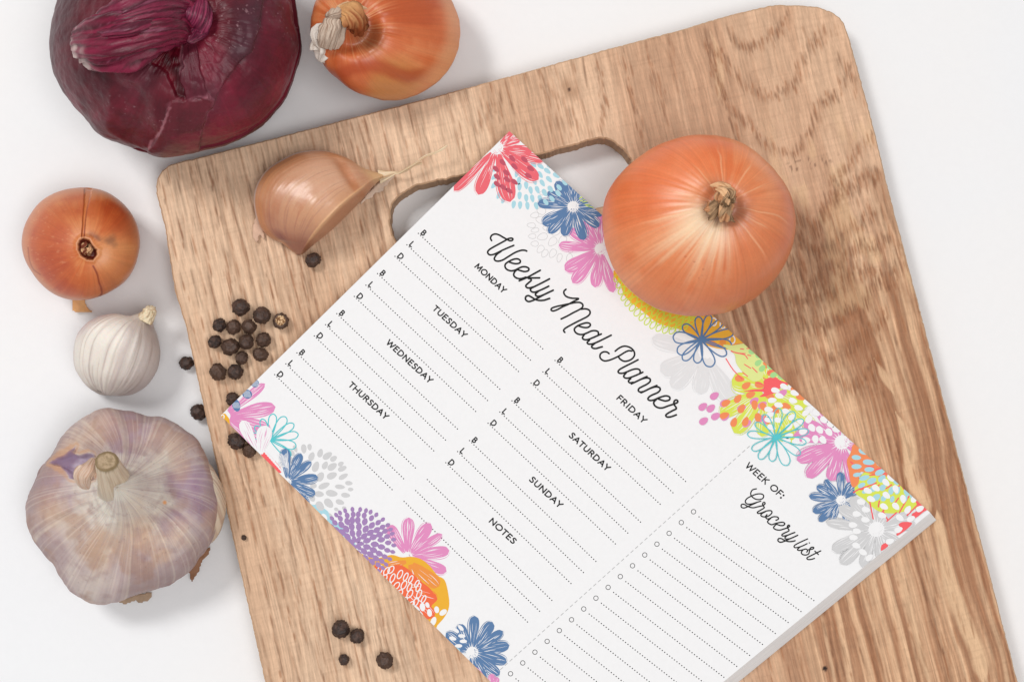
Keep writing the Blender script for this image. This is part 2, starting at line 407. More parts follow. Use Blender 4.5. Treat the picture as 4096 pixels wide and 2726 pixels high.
sj, si = np.nonzero(snap); sp_ = np.stack([GX[si], GY[sj]], 1)
segs = [(RO, np.roll(RO, -1, 0)), (RH, np.roll(RH, -1, 0))]; SA = np.concatenate([a for a, b in segs]); SB = np.concatenate([b for a, b in segs])
best = np.zeros_like(sp_)
for k in range(0, len(sp_), 500):
    q = sp_[k:k+500][:, None]; e = (SB-SA)[None]; t = np.clip(((q-SA[None])*e).sum(-1)/((e**2).sum(-1)+1e-18), 0, 1)
    pt = SA[None]+e*t[..., None]; i = ((q-pt)**2).sum(-1).argmin(1); best[k:k+500] = pt[np.arange(len(i)), i]
px_ = gx.copy(); py_ = gy.copy(); px_[sj, si] = best[:, 0]; py_[sj, si] = best[:, 1]
ri = np.clip(np.round((gy-FY[0])/.0005).astype(int), 0, NYr-1); ci = np.broadcast_to(np.arange(NXr)[None], gx.shape)
pz_ = TB+relief[ri, ci]*inside
vid = -np.ones(gx.shape, int); vid[need] = np.arange(need.sum())+side_col_n
cr_, sr_ = math.cos(BR), math.sin(BR)
tv_ = np.stack([BO[0]+px_*cr_-py_*sr_, BO[1]+px_*sr_+py_*cr_, pz_], -1)[need]
cj, ck = np.nonzero(cell)
tf_ = np.stack([vid[cj, ck], vid[cj, ck+1], vid[cj+1, ck+1], vid[cj+1, ck]], 1)
po = [Vector(verts[obot+i]) for i in range(mo)]; ph = [Vector(verts[hbot+i]) for i in range(mh)]
mp = list(range(obot, obot+mo))+list(range(hbot, hbot+mh))
for t in tessellate_polygon([po, ph]): faces.append(tuple(mp[i] for i in t)[::-1])
fq = [f for f in faces if len(f) == 4]; ft = [f for f in faces if len(f) == 3]
allv = np.concatenate([np.array(verts, float), tv_]); sidec = np.tile(lin((196, 160, 128)), (side_col_n, 1))
# side faces first (their winding is made consistent), then the upper face joined to the same mesh
bm_ = __import__('bmesh').new()
vv_ = [bm_.verts.new(v) for v in verts]
for f in faces:
    try: bm_.faces.new([vv_[i] for i in f])
    except ValueError: pass
bm_.verts.index_update(); __import__('bmesh').ops.recalc_face_normals(bm_, faces=bm_.faces)
up_ = [f for f in bm_.faces if abs(f.normal.z) > .99]
flip = sum(1 if f.normal.z > 0 else -1 for f in up_ if f.calc_center_median().z < .001) > 0
sf = [[v.index for v in (reversed(f.verts) if flip else f.verts)] for f in bm_.faces]; bm_.free()
sf4 = np.array([f if len(f) == 4 else f+[f[2]] for f in sf if len(f) == 4]); sf3 = np.array([f for f in sf if len(f) == 3])
me = bpy.data.meshes.new("cutting_board")
vloc = allv-BO; vloc = np.stack([vloc[:, 0]*cb_-vloc[:, 1]*sb_, vloc[:, 0]*sb_+vloc[:, 1]*cb_, vloc[:, 2]], -1)
me.vertices.add(len(vloc)); me.vertices.foreach_set("co", vloc.astype(np.float32).ravel())
q4 = np.concatenate([sf4, tf_]); li = np.concatenate([q4.ravel(), sf3.ravel()]); ls = np.concatenate([np.arange(len(q4))*4, len(q4)*4+np.arange(len(sf3))*3])
me.loops.add(len(li)); me.loops.foreach_set("vertex_index", li.astype(np.int32)); me.polygons.add(len(ls)); me.polygons.foreach_set("loop_start", ls.astype(np.int32)); me.update(calc_edges=True)
sm = np.zeros(len(ls), bool); sm[len(sf4):len(q4)] = True; me.polygons.foreach_set("use_smooth", sm)
at = me.color_attributes.new("Col", 'FLOAT_COLOR', 'POINT'); cc4 = np.ones((len(vloc), 4), np.float32); cc4[:side_col_n, :3] = sidec; cc4[side_col_n:, :3] = np.clip(W[ri, ci][need], 0, 1); at.data.foreach_set("color", cc4.ravel())
me.materials.append(M_WOOD); me.validate()
board = bpy.data.objects.new("cutting_board", me); COL.objects.link(board); board.location = BO; board.rotation_euler = (0, 0, BR)
tag(board, "large rough-cut wooden cutting board with rounded corners and a slot handle", "cutting board")
# ------------------------------------------------------------------ bulbs
def blob(centre, outline, pole, zb, h, eq=.5, nu=520, nv=260, zshape=None, disp=None, pw=1.3, sq=(.5, .5), lowpole=None):
    """closed bulb whose outline seen from above passes through the given photo pixels.
    returns positions (nv,nu,3), and the parameter fields"""
    ze = zb+h*eq
    c0 = P(centre[0], centre[1], ze); kk = K(ze)
    o = np.array(outline, float)-np.array(centre)
    ang = np.arctan2(o[:, 1], o[:, 0]) % (2*np.pi); rad = np.hypot(o[:, 0], o[:, 1])
    s_ = np.argsort(ang); ang = ang[s_]; rad = rad[s_]
    A = np.arange(nu)/nu*2*np.pi
    R = np.interp(A, np.concatenate([ang-2*np.pi, ang, ang+2*np.pi]), np.tile(rad, 3))
    ker = np.exp(-(np.arange(-14, 15)/5.0)**2); ker /= ker.sum()
    R = np.convolve(np.concatenate([R[-14:], R, R[:14]]), ker, 'valid')
    T = (np.arange(nv)/(nv-1))**1.0
    T = .5*(T+T**1.0)
    t = T[:, None]; a = A[None, :]
    th = np.pi*t; ct = np.cos(th); sr = np.sin(th)
    e = np.where(ct > 0, sq[0], sq[1])*2
    s = sr**e
    z = np.where(ct > 0, ze+(zb+h-ze)*ct, ze+(ze-zb)*ct)
    if zshape is not None: z = z+zshape(s, a, ct)
    zt = float(z[0].max())
    pp = P(pole[0], pole[1], zt)-c0
    wgt = np.clip(ct, 0, 1)**pw
    x = c0[0]+R*kk*s*np.cos(a)+pp[0]*wgt
    y = c0[1]-R*kk*s*np.sin(a)+pp[1]*wgt
    pos = np.stack([x, y, z+0*a], -1)
    F = dict(t=t+0*a, a=a+0*t, s=s+0*a, ct=ct+0*a, kk=kk, c0=c0, R=R)
    if disp is not None:
        n_ = np.stack([np.cos(a)*sr, -np.sin(a)*sr, ct+0*a], -1)
        F['n'] = n_
        X, Y = proj(pos)
        pos = pos+n_*disp(F, pos, X, Y)[..., None]
    F['X'], F['Y'] = proj(pos)
    return pos, F
def put_blob(name, pos, col, mat, parent):
    nv, nu = pos.shape[:2]
    return mkobj(name, pos, gridfaces(nv, nu), mat, parent, col)
def tube(path, radii, nu=64, n=8, flat=1.0, ridges=9, amp=.12, noise=.1, seed=0, close=True, twist=0.0, fine=.04, capin=.0):
    """fibrous dried stalk along a 3-D path; returns positions and fields"""
    p = crom(path, n); rr = np.interp(np.linspace(0, 1, len(p)), np.linspace(0, 1, len(radii)), radii)
    d = np.gradient(p, axis=0); d /= np.linalg.norm(d, axis=1)[:, None]
    up = np.array([0, 0, 1.0]); 
    if abs(d[0] @ up) > .9: up = np.array([0, 1.0, 0])
    s1 = np.cross(d, up); s1 /= np.linalg.norm(s1, axis=1)[:, None]; s2 = np.cross(s1, d)
    a = np.arange(nu)/nu*2*np.pi
    L = np.linspace(0, 1, len(p))[:, None]; aa = a[None]+twist*L
    f = 1+amp*np.sin(ridges*aa+2*np.sin(3*L*2+seed)) + noise*fbm(st3(np.cos(aa)*2.2+seed, np.sin(aa)*2.2, L*3), 3, seed) + fine*fbm(st3(np.cos(aa)*11, np.sin(aa)*11, L*3+seed), 2, seed)
    q = p[:, None]+(rr[:, None]*f)[..., None]*(s1[:, None]*np.cos(a)[None, :, None]+flat*s2[:, None]*np.sin(a)[None, :, None])
    if close:
        e0 = p[0][None, None]+(q[:1]-p[0])*.02; e1 = p[-1][None, None]-d[-1]*capin+(q[-1:]-p[-1])*.02
        q = np.concatenate([e0, q, e1]); L = np.concatenate([[[0]], L, [[1]]]); aa = a[None]+twist*L
    fib = fbm(st3(np.cos(aa)*13+seed, np.sin(aa)*13, L*2.0), 3, seed+5)
    return q, dict(L=L+0*aa, a=aa+0*L, fib=fib)
def put_tube(name, q, col, mat, parent): return mkobj(name, q, gridfaces(*q.shape[:2]), mat, parent, col)
def scrap(name, poly, z, mat, colr, parent, lift=.0015, thick=.0002, seed=0, amp=.0012, zedge=None):
    """thin papery piece: a polygon in photo pixels, curled and given thickness"""
    pts = np.array(poly, float); mn, mx = pts.min(0), pts.max(0)
    nx = max(8, int((mx[0]-mn[0])/5)); ny = max(8, int((mx[1]-mn[1])/5))
    gx, gy = np.meshgrid(np.linspace(mn[0], mx[0], nx), np.linspace(mn[1], mx[1], ny))
    d = sdf(gx, gy, poly)
    # pull outside vertices in a little so that the outline follows the polygon
    keep = d < 3.5
    zz = z+lift*.5+amp*fbm(st3(gx*.012, gy*.012, seed), 3, seed)
    p = P(gx, gy, zz)
    vid = -np.ones(gx.shape, int); vid[keep] = np.arange(keep.sum())
    top = p[keep]; bot = top-[0, 0, thick]
    N = len(top); fs = []; ec = {}
    for i in range(ny-1):
        for j in range(nx-1):
            q = [vid[i, j], vid[i+1, j], vid[i+1, j+1], vid[i, j+1]]
            q = [k for k in q if k >= 0]
            if len(q) < 3: continue
            fs.append(tuple(q)); fs.append(tuple(k+N for k in q[::-1]))
            for k in range(len(q)):
                e = (q[k], q[(k+1) % len(q)]); ec[e] = 1
    for (a, b) in list(ec):
        if (b, a) not in ec: fs.append((b, a, a+N, b+N))
    nse = fbm(st3(gx*.05, gy*.01, seed+3), 3)[keep]
    cc = np.clip(colr[None]*(1+.25*nse[:, None]), 0, 1)
    return mkobj(name, np.concatenate([top, bot]), fs, mat, parent, np.concatenate([cc, cc]))

M_ONION = skinmat("onion_skin", .40, .45, 1500, .10, .00004, sss=(.08, .0015), coat=(.18, .28))
M_RED = skinmat("red_onion_skin", .42, .32, 900, .18, .00012)
M_GARLIC = skinmat("garlic_skin", .55, .35, 1300, .07, .00005, sss=(.15, .002))
M_CLOVE = skinmat("garlic_clove_skin", .36, .5, 1300, .10, .00004, sss=(.06, .0015), coat=(.22, .22))
M_DRY = skinmat("dry_stem_fibre", .75, .25, 1600, .25, .00012)
M_PAPER_SKIN = skinmat("papery_scrap", .6, .3, 1200, .2, .00006)
TAU = 2*np.pi
def ang(F, f, r=0.0, o=3, seed=0, g=0.0):
    """noise that runs in streaks from pole to pole"""
    return fbm(st3(np.cos(F['a'])*f, np.sin(F['a'])*f, F['s']*r*np.sign(F['ct'])+g), o, seed)
def amask(F, a0, wdt, soft=.5):
    d = np.abs((F['a']-a0+np.pi) % TAU-np.pi); return 1-sst(wdt*(1-soft), wdt*(1+soft), d)

# ---- the big onion standing on board and pad
def big_onion():
    Z4 = lambda pts: zc((2350, 500), 1.96, pts)
    out = Z4([(117, 640), (140, 560), (200, 440), (280, 345), (390, 250), (500, 180), (620, 130), (750, 97), (880, 93), (1020, 105), (1150, 150), (1270, 225), (1380, 320), (1470, 430), (1550, 560), (1590, 680), (1603, 820), (1585, 960), (1540, 1090), (1470, 1210), (1370, 1320), (1240, 1410), (1100, 1470), (950, 1502), (800, 1505), (640, 1475), (480, 1410), (350, 1310), (240, 1190), (170, 1060), (130, 900), (113, 760)])
    cen = Z4([(860, 800)])[0]; pole = Z4([(1075, 610)])[0]
    r0 = .0025
    def zsh(s, a, ct):
        up = (ct > 0)
        return up*(.0030*np.exp(-(s/.07)**2)-.0016*np.exp(-((s-.13)/.09)**2))
    def dsp(F, p, X, Y):
        return .0002*ang(F, 6, .5, 2, 1)+.00035*fbm(p*60, 2, 2)
    pos, F = blob(cen, out, pole, TB+.0006, .040, .50, 560, 280, zsh, dsp, pw=1.0, sq=(.5, .56))
    X, Y, a, s, t = F['X'], F['Y'], F['a'], F['s'], F['t']
    up = F['ct'] > 0
    c = np.tile(lin((226, 138, 92)), X.shape+(1,))
    n1 = fbm(pos*90, 4, 3); n2 = ang(F, 9, .7, 4, 4)
    c = mixc(c, lin((218, 118, 70)), sst(-.1, .6, n1+.5*n2))
    c = mixc(c, lin((236, 163, 122)), sst(.0, .6, -n1+.3*n2)*.7)
    # deeper orange towards the upper left of the photo, browner at the right
    c = mixc(c, lin((228, 112, 62)), amask(F, 3.9, .8, .6)*sst(.25, .6, s)*.6)
    c = mixc(c, lin((200, 118, 80)), amask(F, .3, 1.0, .7)*.45)
    # fine fibres
    fi = ang(F, 55, .6, 3, 6); c = c*(1+.14*fi[..., None])
    # pale base zone spreading from the neck
    da = (a-2.35+np.pi) % TAU-np.pi
    reach = .50+.16*ang(F, 5, 0, 3, 8)+.14*ang(F, 16, 0, 2, 9)
    pale = (1-sst(.35, 1.0, np.abs(da)/1.35))*(1-sst(.45*reach, 1.65*reach, s))*up
    c = mixc(c, lin((243, 220, 190)), np.clip(pale*1.0, 0, 1)*.92)
    # vein lines
    for av, s1, wd in [(2.98, .85, .016), (2.62, .95, .018), (2.36, .9, .02), (2.12, .8, .016), (1.9, .95, .018), (1.66, .85, .013), (1.35, .6, .010), (.75, .8, .014), (.12, .9, .012), (5.8, .6, .012), (5.35, .7, .014), (4.75, .75, .016), (4.2, .6, .012), (3.5, .6, .012), (.4, .6, .01), (2.5, .7, .012), (3.15, .5, .01)]:
        dd = np.abs((a-av-.04*fbm(st3(s*5, av, 0), 2)+np.pi) % TAU-np.pi)
        ln = (1-sst(wd*.4, wd*1.8, dd*(.4+s)))*(1-sst(s1*.7, s1, s))*up
        c = mixc(c, lin((245, 205, 168)), ln*.32)
    # grey purple shading of the skin round the neck
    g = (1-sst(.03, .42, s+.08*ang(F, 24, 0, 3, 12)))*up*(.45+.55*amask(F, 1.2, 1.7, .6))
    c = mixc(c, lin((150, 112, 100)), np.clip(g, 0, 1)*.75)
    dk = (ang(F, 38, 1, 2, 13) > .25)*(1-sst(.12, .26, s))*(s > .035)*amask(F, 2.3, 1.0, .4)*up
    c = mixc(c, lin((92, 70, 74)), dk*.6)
    sp = sst(.50, .62, fbm(pos*900, 2, 21))*sst(0, .4, fbm(pos*60, 2, 22)); c = mixc(c, lin((170, 88, 58)), sp*.5)
    c = mixc(c, lin((190, 100, 66)), amask(F, .9, 1.3, .7)*sst(.45, 1, s)*.4)  # shade of the lower right flank, painted into the skin colour
    c = c*np.array([.97, .93, .84])
    e = empty("onion", P(cen[0], cen[1], TB))
    put_blob("papery_skin", pos, c, M_ONION, e)
    top = pos[0].mean(0)
    z0 = top[2]-.0018
    st = [P(*Z4([q])[0], z) for q, z in (((1030, 690), z0-.0005), ((1065, 620), z0+.0028), ((1085, 575), z0+.0052), ((1100, 600), z0+.0066))]
    q, f = tube(st, [.0030, .0023, .0021, .0014], 90, 9, .9, 7, .16, .6, 3, fine=.2, capin=.0016)
    cc = mixc(np.tile(lin((186, 150, 114)), f['L'].shape+(1,)), lin((116, 88, 62)), sst(-.15, .35, f['fib']))
    cc = mixc(cc, lin((214, 140, 92)), (fbm(q*400, 2, 4) > .15)*.5)
    cc = mixc(cc, lin((105, 78, 50)), sst(.93, 1.0, f['L'])*.7)
    put_tube("dried_stem", q, cc, M_DRY, e)
    # two curled leaf ends of the neck
    for j, (pts, rr) in enumerate([([(1000, 500), (1060, 520), (1085, 600), (1060, 700), (1045, 762)], [.0002, .0010, .0013, .0009, .0002]), ([(960, 475), (1030, 470), (1090, 500), (1120, 560)], [.0002, .0008, .0012, .0006])]):
        pth = [P(*Z4([b])[0], z0+.0035+(.003, .001)[j]*math.sin(i*1.1+.3)) for i, b in enumerate(pts)]
        q, f = tube(pth, rr, 28, 7, .45, 4, .2, .4, 9+j)
        cc = mixc(np.tile(lin((224, 178, 134)), f['L'].shape+(1,)), lin((170, 110, 70)), sst(-.1, .4, f['fib']))
        put_tube("leaf_end", q, cc, M_DRY, e)
    return tag(e, "large pale orange onion standing on the board against the notepad", "onion", "onions")
big_onion()

# ---- yellow onion at the top edge
def top_onion():
    Z2 = lambda pts: zc((1200, 0), 2.9413, pts)
    out = Z2([(260, 350), (265, 220), (300, 90), (345, -20), (430, -170), (560, -320), (720, -430), (900, -490), (1080, -510), (1270, -480), (1450, -400), (1600, -280), (1720, -130), (1800, 10), (1860, 180), (1888, 350), (1875, 500), (1820, 680), (1740, 830), (1640, 940), (1500, 1050), (1350, 1130), (1200, 1178), (1080, 1190), (900, 1170), (760, 1120), (600, 1020), (460, 900), (380, 780), (310, 640), (272, 480)])
    cen = Z2([(1075, 340)])[0]; pole = Z2([(560, 240)])[0]
    def zsh(s, a, ct):
        return (ct > 0)*(.0022*np.exp(-(s/.10)**2)-.0044*np.exp(-((s-.26)/.15)**2)*(.45+.55*np.cos(a-.9)))
    def dsp(F, p, X, Y): return .0003*ang(F, 5, .5, 2, 41)+.0004*fbm(p*50, 2, 42)
    pos, F = blob(cen, out, pole, 0.0, .036, .50, 440, 220, zsh, dsp, pw=1.0)
    X, Y, a, s = F['X'], F['Y'], F['a'], F['s']; up = F['ct'] > 0
    c = np.tile(lin((206, 112, 66)), X.shape+(1,))
    n1 = fbm(pos*80, 4, 43); n2 = ang(F, 9, .8, 4, 44)
    c = mixc(c, lin((184, 84, 42)), sst(-.1, .5, n1+.4*n2)*.8)
    c = mixc(c, lin((224, 152, 104)), sst(.0, .6, -n1+.4*n2)*.7)
    # fine light fibres near the neck, a pale rim, a yellowish lower side
    fi = ang(F, 60, .4, 2, 46); c = c*(1+.08*fi[..., None])
    fl = sst(.1, .5, ang(F, 26, .3, 2, 47))*(1-sst(.25, .7, s))*up
    c = mixc(c, lin((232, 178, 132)), fl*.6)
    U = lambda px, py: np.hypot((X-1200)*2.9413-px, (Y)*2.9413-py)
    c = mixc(c, lin((196, 138, 76)), (1-sst(150, 420, U(1100, 1000)+120*n1))*.75)
    band = np.abs((Y*2.9413)-(840+70*np.sin((X-1200)*2.9413/170)+60*n1)); sel = 1-sst(30, 130, band)
    c = mixc(c, lin((172, 66, 26)), sel*(1-sst(450, 800, U(900, 850)))*.7)
    c = mixc(c, lin((226, 176, 136)), sst(650, 810, U(1000, 330))*amask(F, .1, 1.1, .6)*.55)
    c = mixc(c, lin((130, 84, 60)), (1-sst(60, 280, U(800, 470)))*.6)  # shading of the dimple beside the neck, painted as a dark patch
    c = c*np.array([.96, .88, .78])*(1+.07*ang(F, 70, .5, 3, 99)[..., None])
    e = empty("onion", P(cen[0], cen[1], 0))
    put_blob("papery_skin", pos, c, M_ONION, e)
    zt = pos[0].mean(0)[2]
    st = [P(*Z2([b])[0], z) for b, z in (((470, 190), zt-.004), ((415, 180), zt+.001), ((400, 300), zt+.001), ((370, 430), zt-.0005), ((335, 540), zt-.003))]
    q, f = tube(st, [.0016, .0028, .0031, .0031, .0026], 80, 8, .7, 11, .05, .35, 5, fine=.16, capin=.001)
    cc = mixc(np.tile(lin((200, 180, 162)), f['L'].shape+(1,)), lin((150, 122, 104)), sst(-.1, .4, f['fib']))
    put_tube("dried_stem", q, cc, M_DRY, e)
    st = [P(*Z2([b])[0], z) for b, z in (((330, 400), zt-.002), ((270, 400), zt-.004), ((270, 500), zt-.006), ((285, 600), zt-.007), ((235, 720), zt-.009))]
    q, f = tube(st, [.0016, .0032, .0032, .0030, .0008], 60, 8, .6, 7, .2, .5, 6, fine=.15)
    cc = mixc(np.tile(lin((222, 212, 202)), f['L'].shape+(1,)), lin((168, 148, 132)), sst(0, .5, f['fib']))
    put_tube("leaf_end", q, cc, M_DRY, e)
    st = [P(*Z2([b])[0], z) for b, z in (((440, 120), zt+.001), ((560, 150), zt+.003), ((640, 230), zt+.003), ((665, 310), zt+.001), ((660, 410), zt-.002))]
    q, f = tube(st, [.0006, .0022, .0028, .0026, .0010], 60, 10, .55, 5, .12, .9, 7, fine=.35)
    cc = mixc(np.tile(lin((208, 156, 104)), f['L'].shape+(1,)), lin((136, 66, 30)), sst(.15, .75, f['L']+.5*f['fib']))
    put_tube("leaf_end", q, cc, M_DRY, e)
    st = [P(*Z2([b])[0], z) for b, z in (((440, 100), zt+.001), ((560, 65), zt+.002), ((680, 85), zt+.0015), ((790, 100), zt))]
    q, f = tube(st, [.0006, .0010, .0009, .0001], 40, 8, .5, 4, .2, .4, 8)
    cc = mixc(np.tile(lin((226, 190, 150)), f['L'].shape+(1,)), lin((190, 140, 100)), sst(-.1, .4, f['fib']))
    put_tube("leaf_end", q, cc, M_DRY, e)
    return tag(e, "orange onion with a bent whitish dried neck at the top edge", "onion", "onions")
top_onion()

# ---- small onion at the left, neck hole upwards
def small_onion():
    Z5 = lambda pts: zc((0, 700), 1.65, pts)
    out = Z5([(140, 450), (155, 350), (200, 260), (270, 170), (370, 110), (480, 83), (600, 82), (700, 107), (790, 165), (860, 240), (900, 320), (916, 420), (905, 520), (880, 610), (830, 690), (740, 760), (640, 808), (530, 828), (450, 822), (370, 795), (280, 730), (210, 640), (160, 550)])
    cen = Z5([(528, 455)])[0]; pole = Z5([(580, 487)])[0]
    hole_ = Z5([(545, 412), (590, 425), (612, 460), (645, 490), (640, 530), (615, 562), (575, 558), (535, 530), (512, 490), (510, 450), (525, 425)])
    crack = Z5([(538, 410), (545, 300), (556, 180), (557, 84), (606, 82), (600, 130), (575, 220), (562, 320), (556, 405)])
    def dsp(F, p, X, Y):
        up = F['ct'] > 0
        d = sdf(X, Y, hole_)+4*fbm(p*700, 2, 3)
        q = -.0030*(1-sst(-14, 2, d))*up
        d2 = sdf(X, Y, crack)+2.5*fbm(p*500, 2, 5)
        q += -.00035*(1-sst(-2, 2, d2))*up
        return q+.0004*fbm(p*50, 2, 52)+.0003*(1-sst(0, 20, np.abs(d)))*up
    pos, F = blob(cen, out, pole, 0.0, .029, .5, 460, 240, None, dsp, pw=1.0)
    X, Y, a, s = F['X'], F['Y'], F['a'], F['s']; up = F['ct'] > 0
    c = np.tile(lin((196, 104, 56)), X.shape+(1,))
    n1 = fbm(pos*95, 4, 53); n2 = ang(F, 8, .8, 4, 54)
    c = mixc(c, lin((172, 72, 36)), sst(-.1, .5, n1+.4*n2)*.85)
    c = mixc(c, lin((218, 146, 92)), sst(.0, .6, -n1+.3*n2)*.75)
    c = mixc(c, lin((190, 100, 78)), amask(F, 3.0, .9, .6)*sst(.2, .5, s)*.4)
    c = mixc(c, lin((206, 146, 96)), amask(F, .4, .8, .7)*.5)
    c = c*(1+.08*ang(F, 55, .4, 2, 56)[..., None])
    c = mixc(c, lin((214, 150, 110)), sst(.86, .97, s)*.6)
    sc = sst(.45, .6, fbm(pos*np.array([700, 2200, 700]), 2, 59))*amask(F, 3.1, 1.2, .5); c = mixc(c, lin((236, 190, 150)), sc*.18)
    dk = (1-sst(-6, 34, sdf(X, Y, Z5([(560, 385), (640, 395), (660, 430), (600, 410)]))+34*fbm(pos*260, 4, 57)+14))*up; c = mixc(c, lin((92, 58, 48)), dk*.7)
    dk = (1-sst(-6, 24, sdf(X, Y, Z5([(700, 430), (740, 420), (745, 455), (715, 450)]))+30*fbm(pos*260, 4, 58)+8))*up; c = mixc(c, lin((110, 74, 58)), dk*.6)
    d2 = sdf(X, Y, crack)+2.5*fbm(pos*500, 2, 5)
    c = mixc(c, lin((206, 124, 70)), (1-sst(-1, 1, d2))*up*.9)
    for ln in (Z5([(538, 410), (545, 300), (552, 180), (556, 100)]), Z5([(556, 405), (562, 320), (575, 220), (600, 130)])):
        dd = np.min([np.hypot(X-x, Y-y) for x, y in crom(ln, 14)], 0)
        c = mixc(c, lin((128, 44, 20)), (1-sst(1.0, 5.0, dd))*up*.85*(.4+.6*sst(120, 420, (Y-700)*1.65)))
    ln = crom(Z5([(615, 600), (640, 650), (655, 710), (668, 745), (670, 785), (640, 812)]), 14)
    dd = np.min([np.hypot(X-x, Y-y) for x, y in ln], 0); c = mixc(c, lin((132, 48, 24)), (1-sst(1.5, 6.0, dd))*up*.85)
    ln = crom(Z5([(185, 480), (195, 560), (220, 620), (265, 655)]), 14)
    dd = np.min([np.hypot(X-x, Y-y) for x, y in ln], 0); c = mixc(c, lin((150, 62, 34)), (1-sst(1, 5.0, dd))*up*.6)
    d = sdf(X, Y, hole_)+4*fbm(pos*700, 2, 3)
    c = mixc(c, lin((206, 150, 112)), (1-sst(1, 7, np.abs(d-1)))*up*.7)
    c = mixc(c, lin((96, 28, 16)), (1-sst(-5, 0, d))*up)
    c = c*np.array([.96, .88, .78])*(1+.07*ang(F, 70, .5, 3, 99)[..., None])
    e = empty("onion", P(cen[0], cen[1], 0))
    put_blob("papery_skin", pos, c, M_ONION, e)
    zt = pos[0].mean(0)[2]
    rnd = random.Random(3)
    for k in range(4):   # the shrivelled core inside the neck hole
        x0, y0 = 560+rnd.uniform(-16, 22), 490+rnd.uniform(-30, 36)
        st = [P(*Z5([(x0+dx, y0+dy)])[0], zt+z) for dx, dy, z in ((0, -34, -.0002), (rnd.uniform(-22, 22), -8, .0012), (rnd.uniform(-18, 18), 14, .0010), (rnd.uniform(-8, 12), 40, -.0002))]
        q, f = tube(st, [.0003, .0007, .0008, .0004], 22, 6, .6, 4, .3, .4, 20+k)
        cc = mixc(np.tile(lin((216, 172, 128)), f['L'].shape+(1,)), lin((110, 50, 30)), sst(-.2, .3, f['fib']+(-.1, .25, .0, .3)[k]))
        put_tube("neck_core", q, cc, M_DRY, e)
    scrap("skin_flap", Z5([(478, 815), (480, 855), (481, 895), (520, 904), (560, 900), (606, 901), (585, 885), (566, 860), (552, 815)]), .0012, M_PAPER_SKIN, lin((222, 170, 116)), e, seed=4, amp=.0016)
    return tag(e, "small orange onion with an open dark neck hole and cracked skin", "onion", "onions")
small_onion()

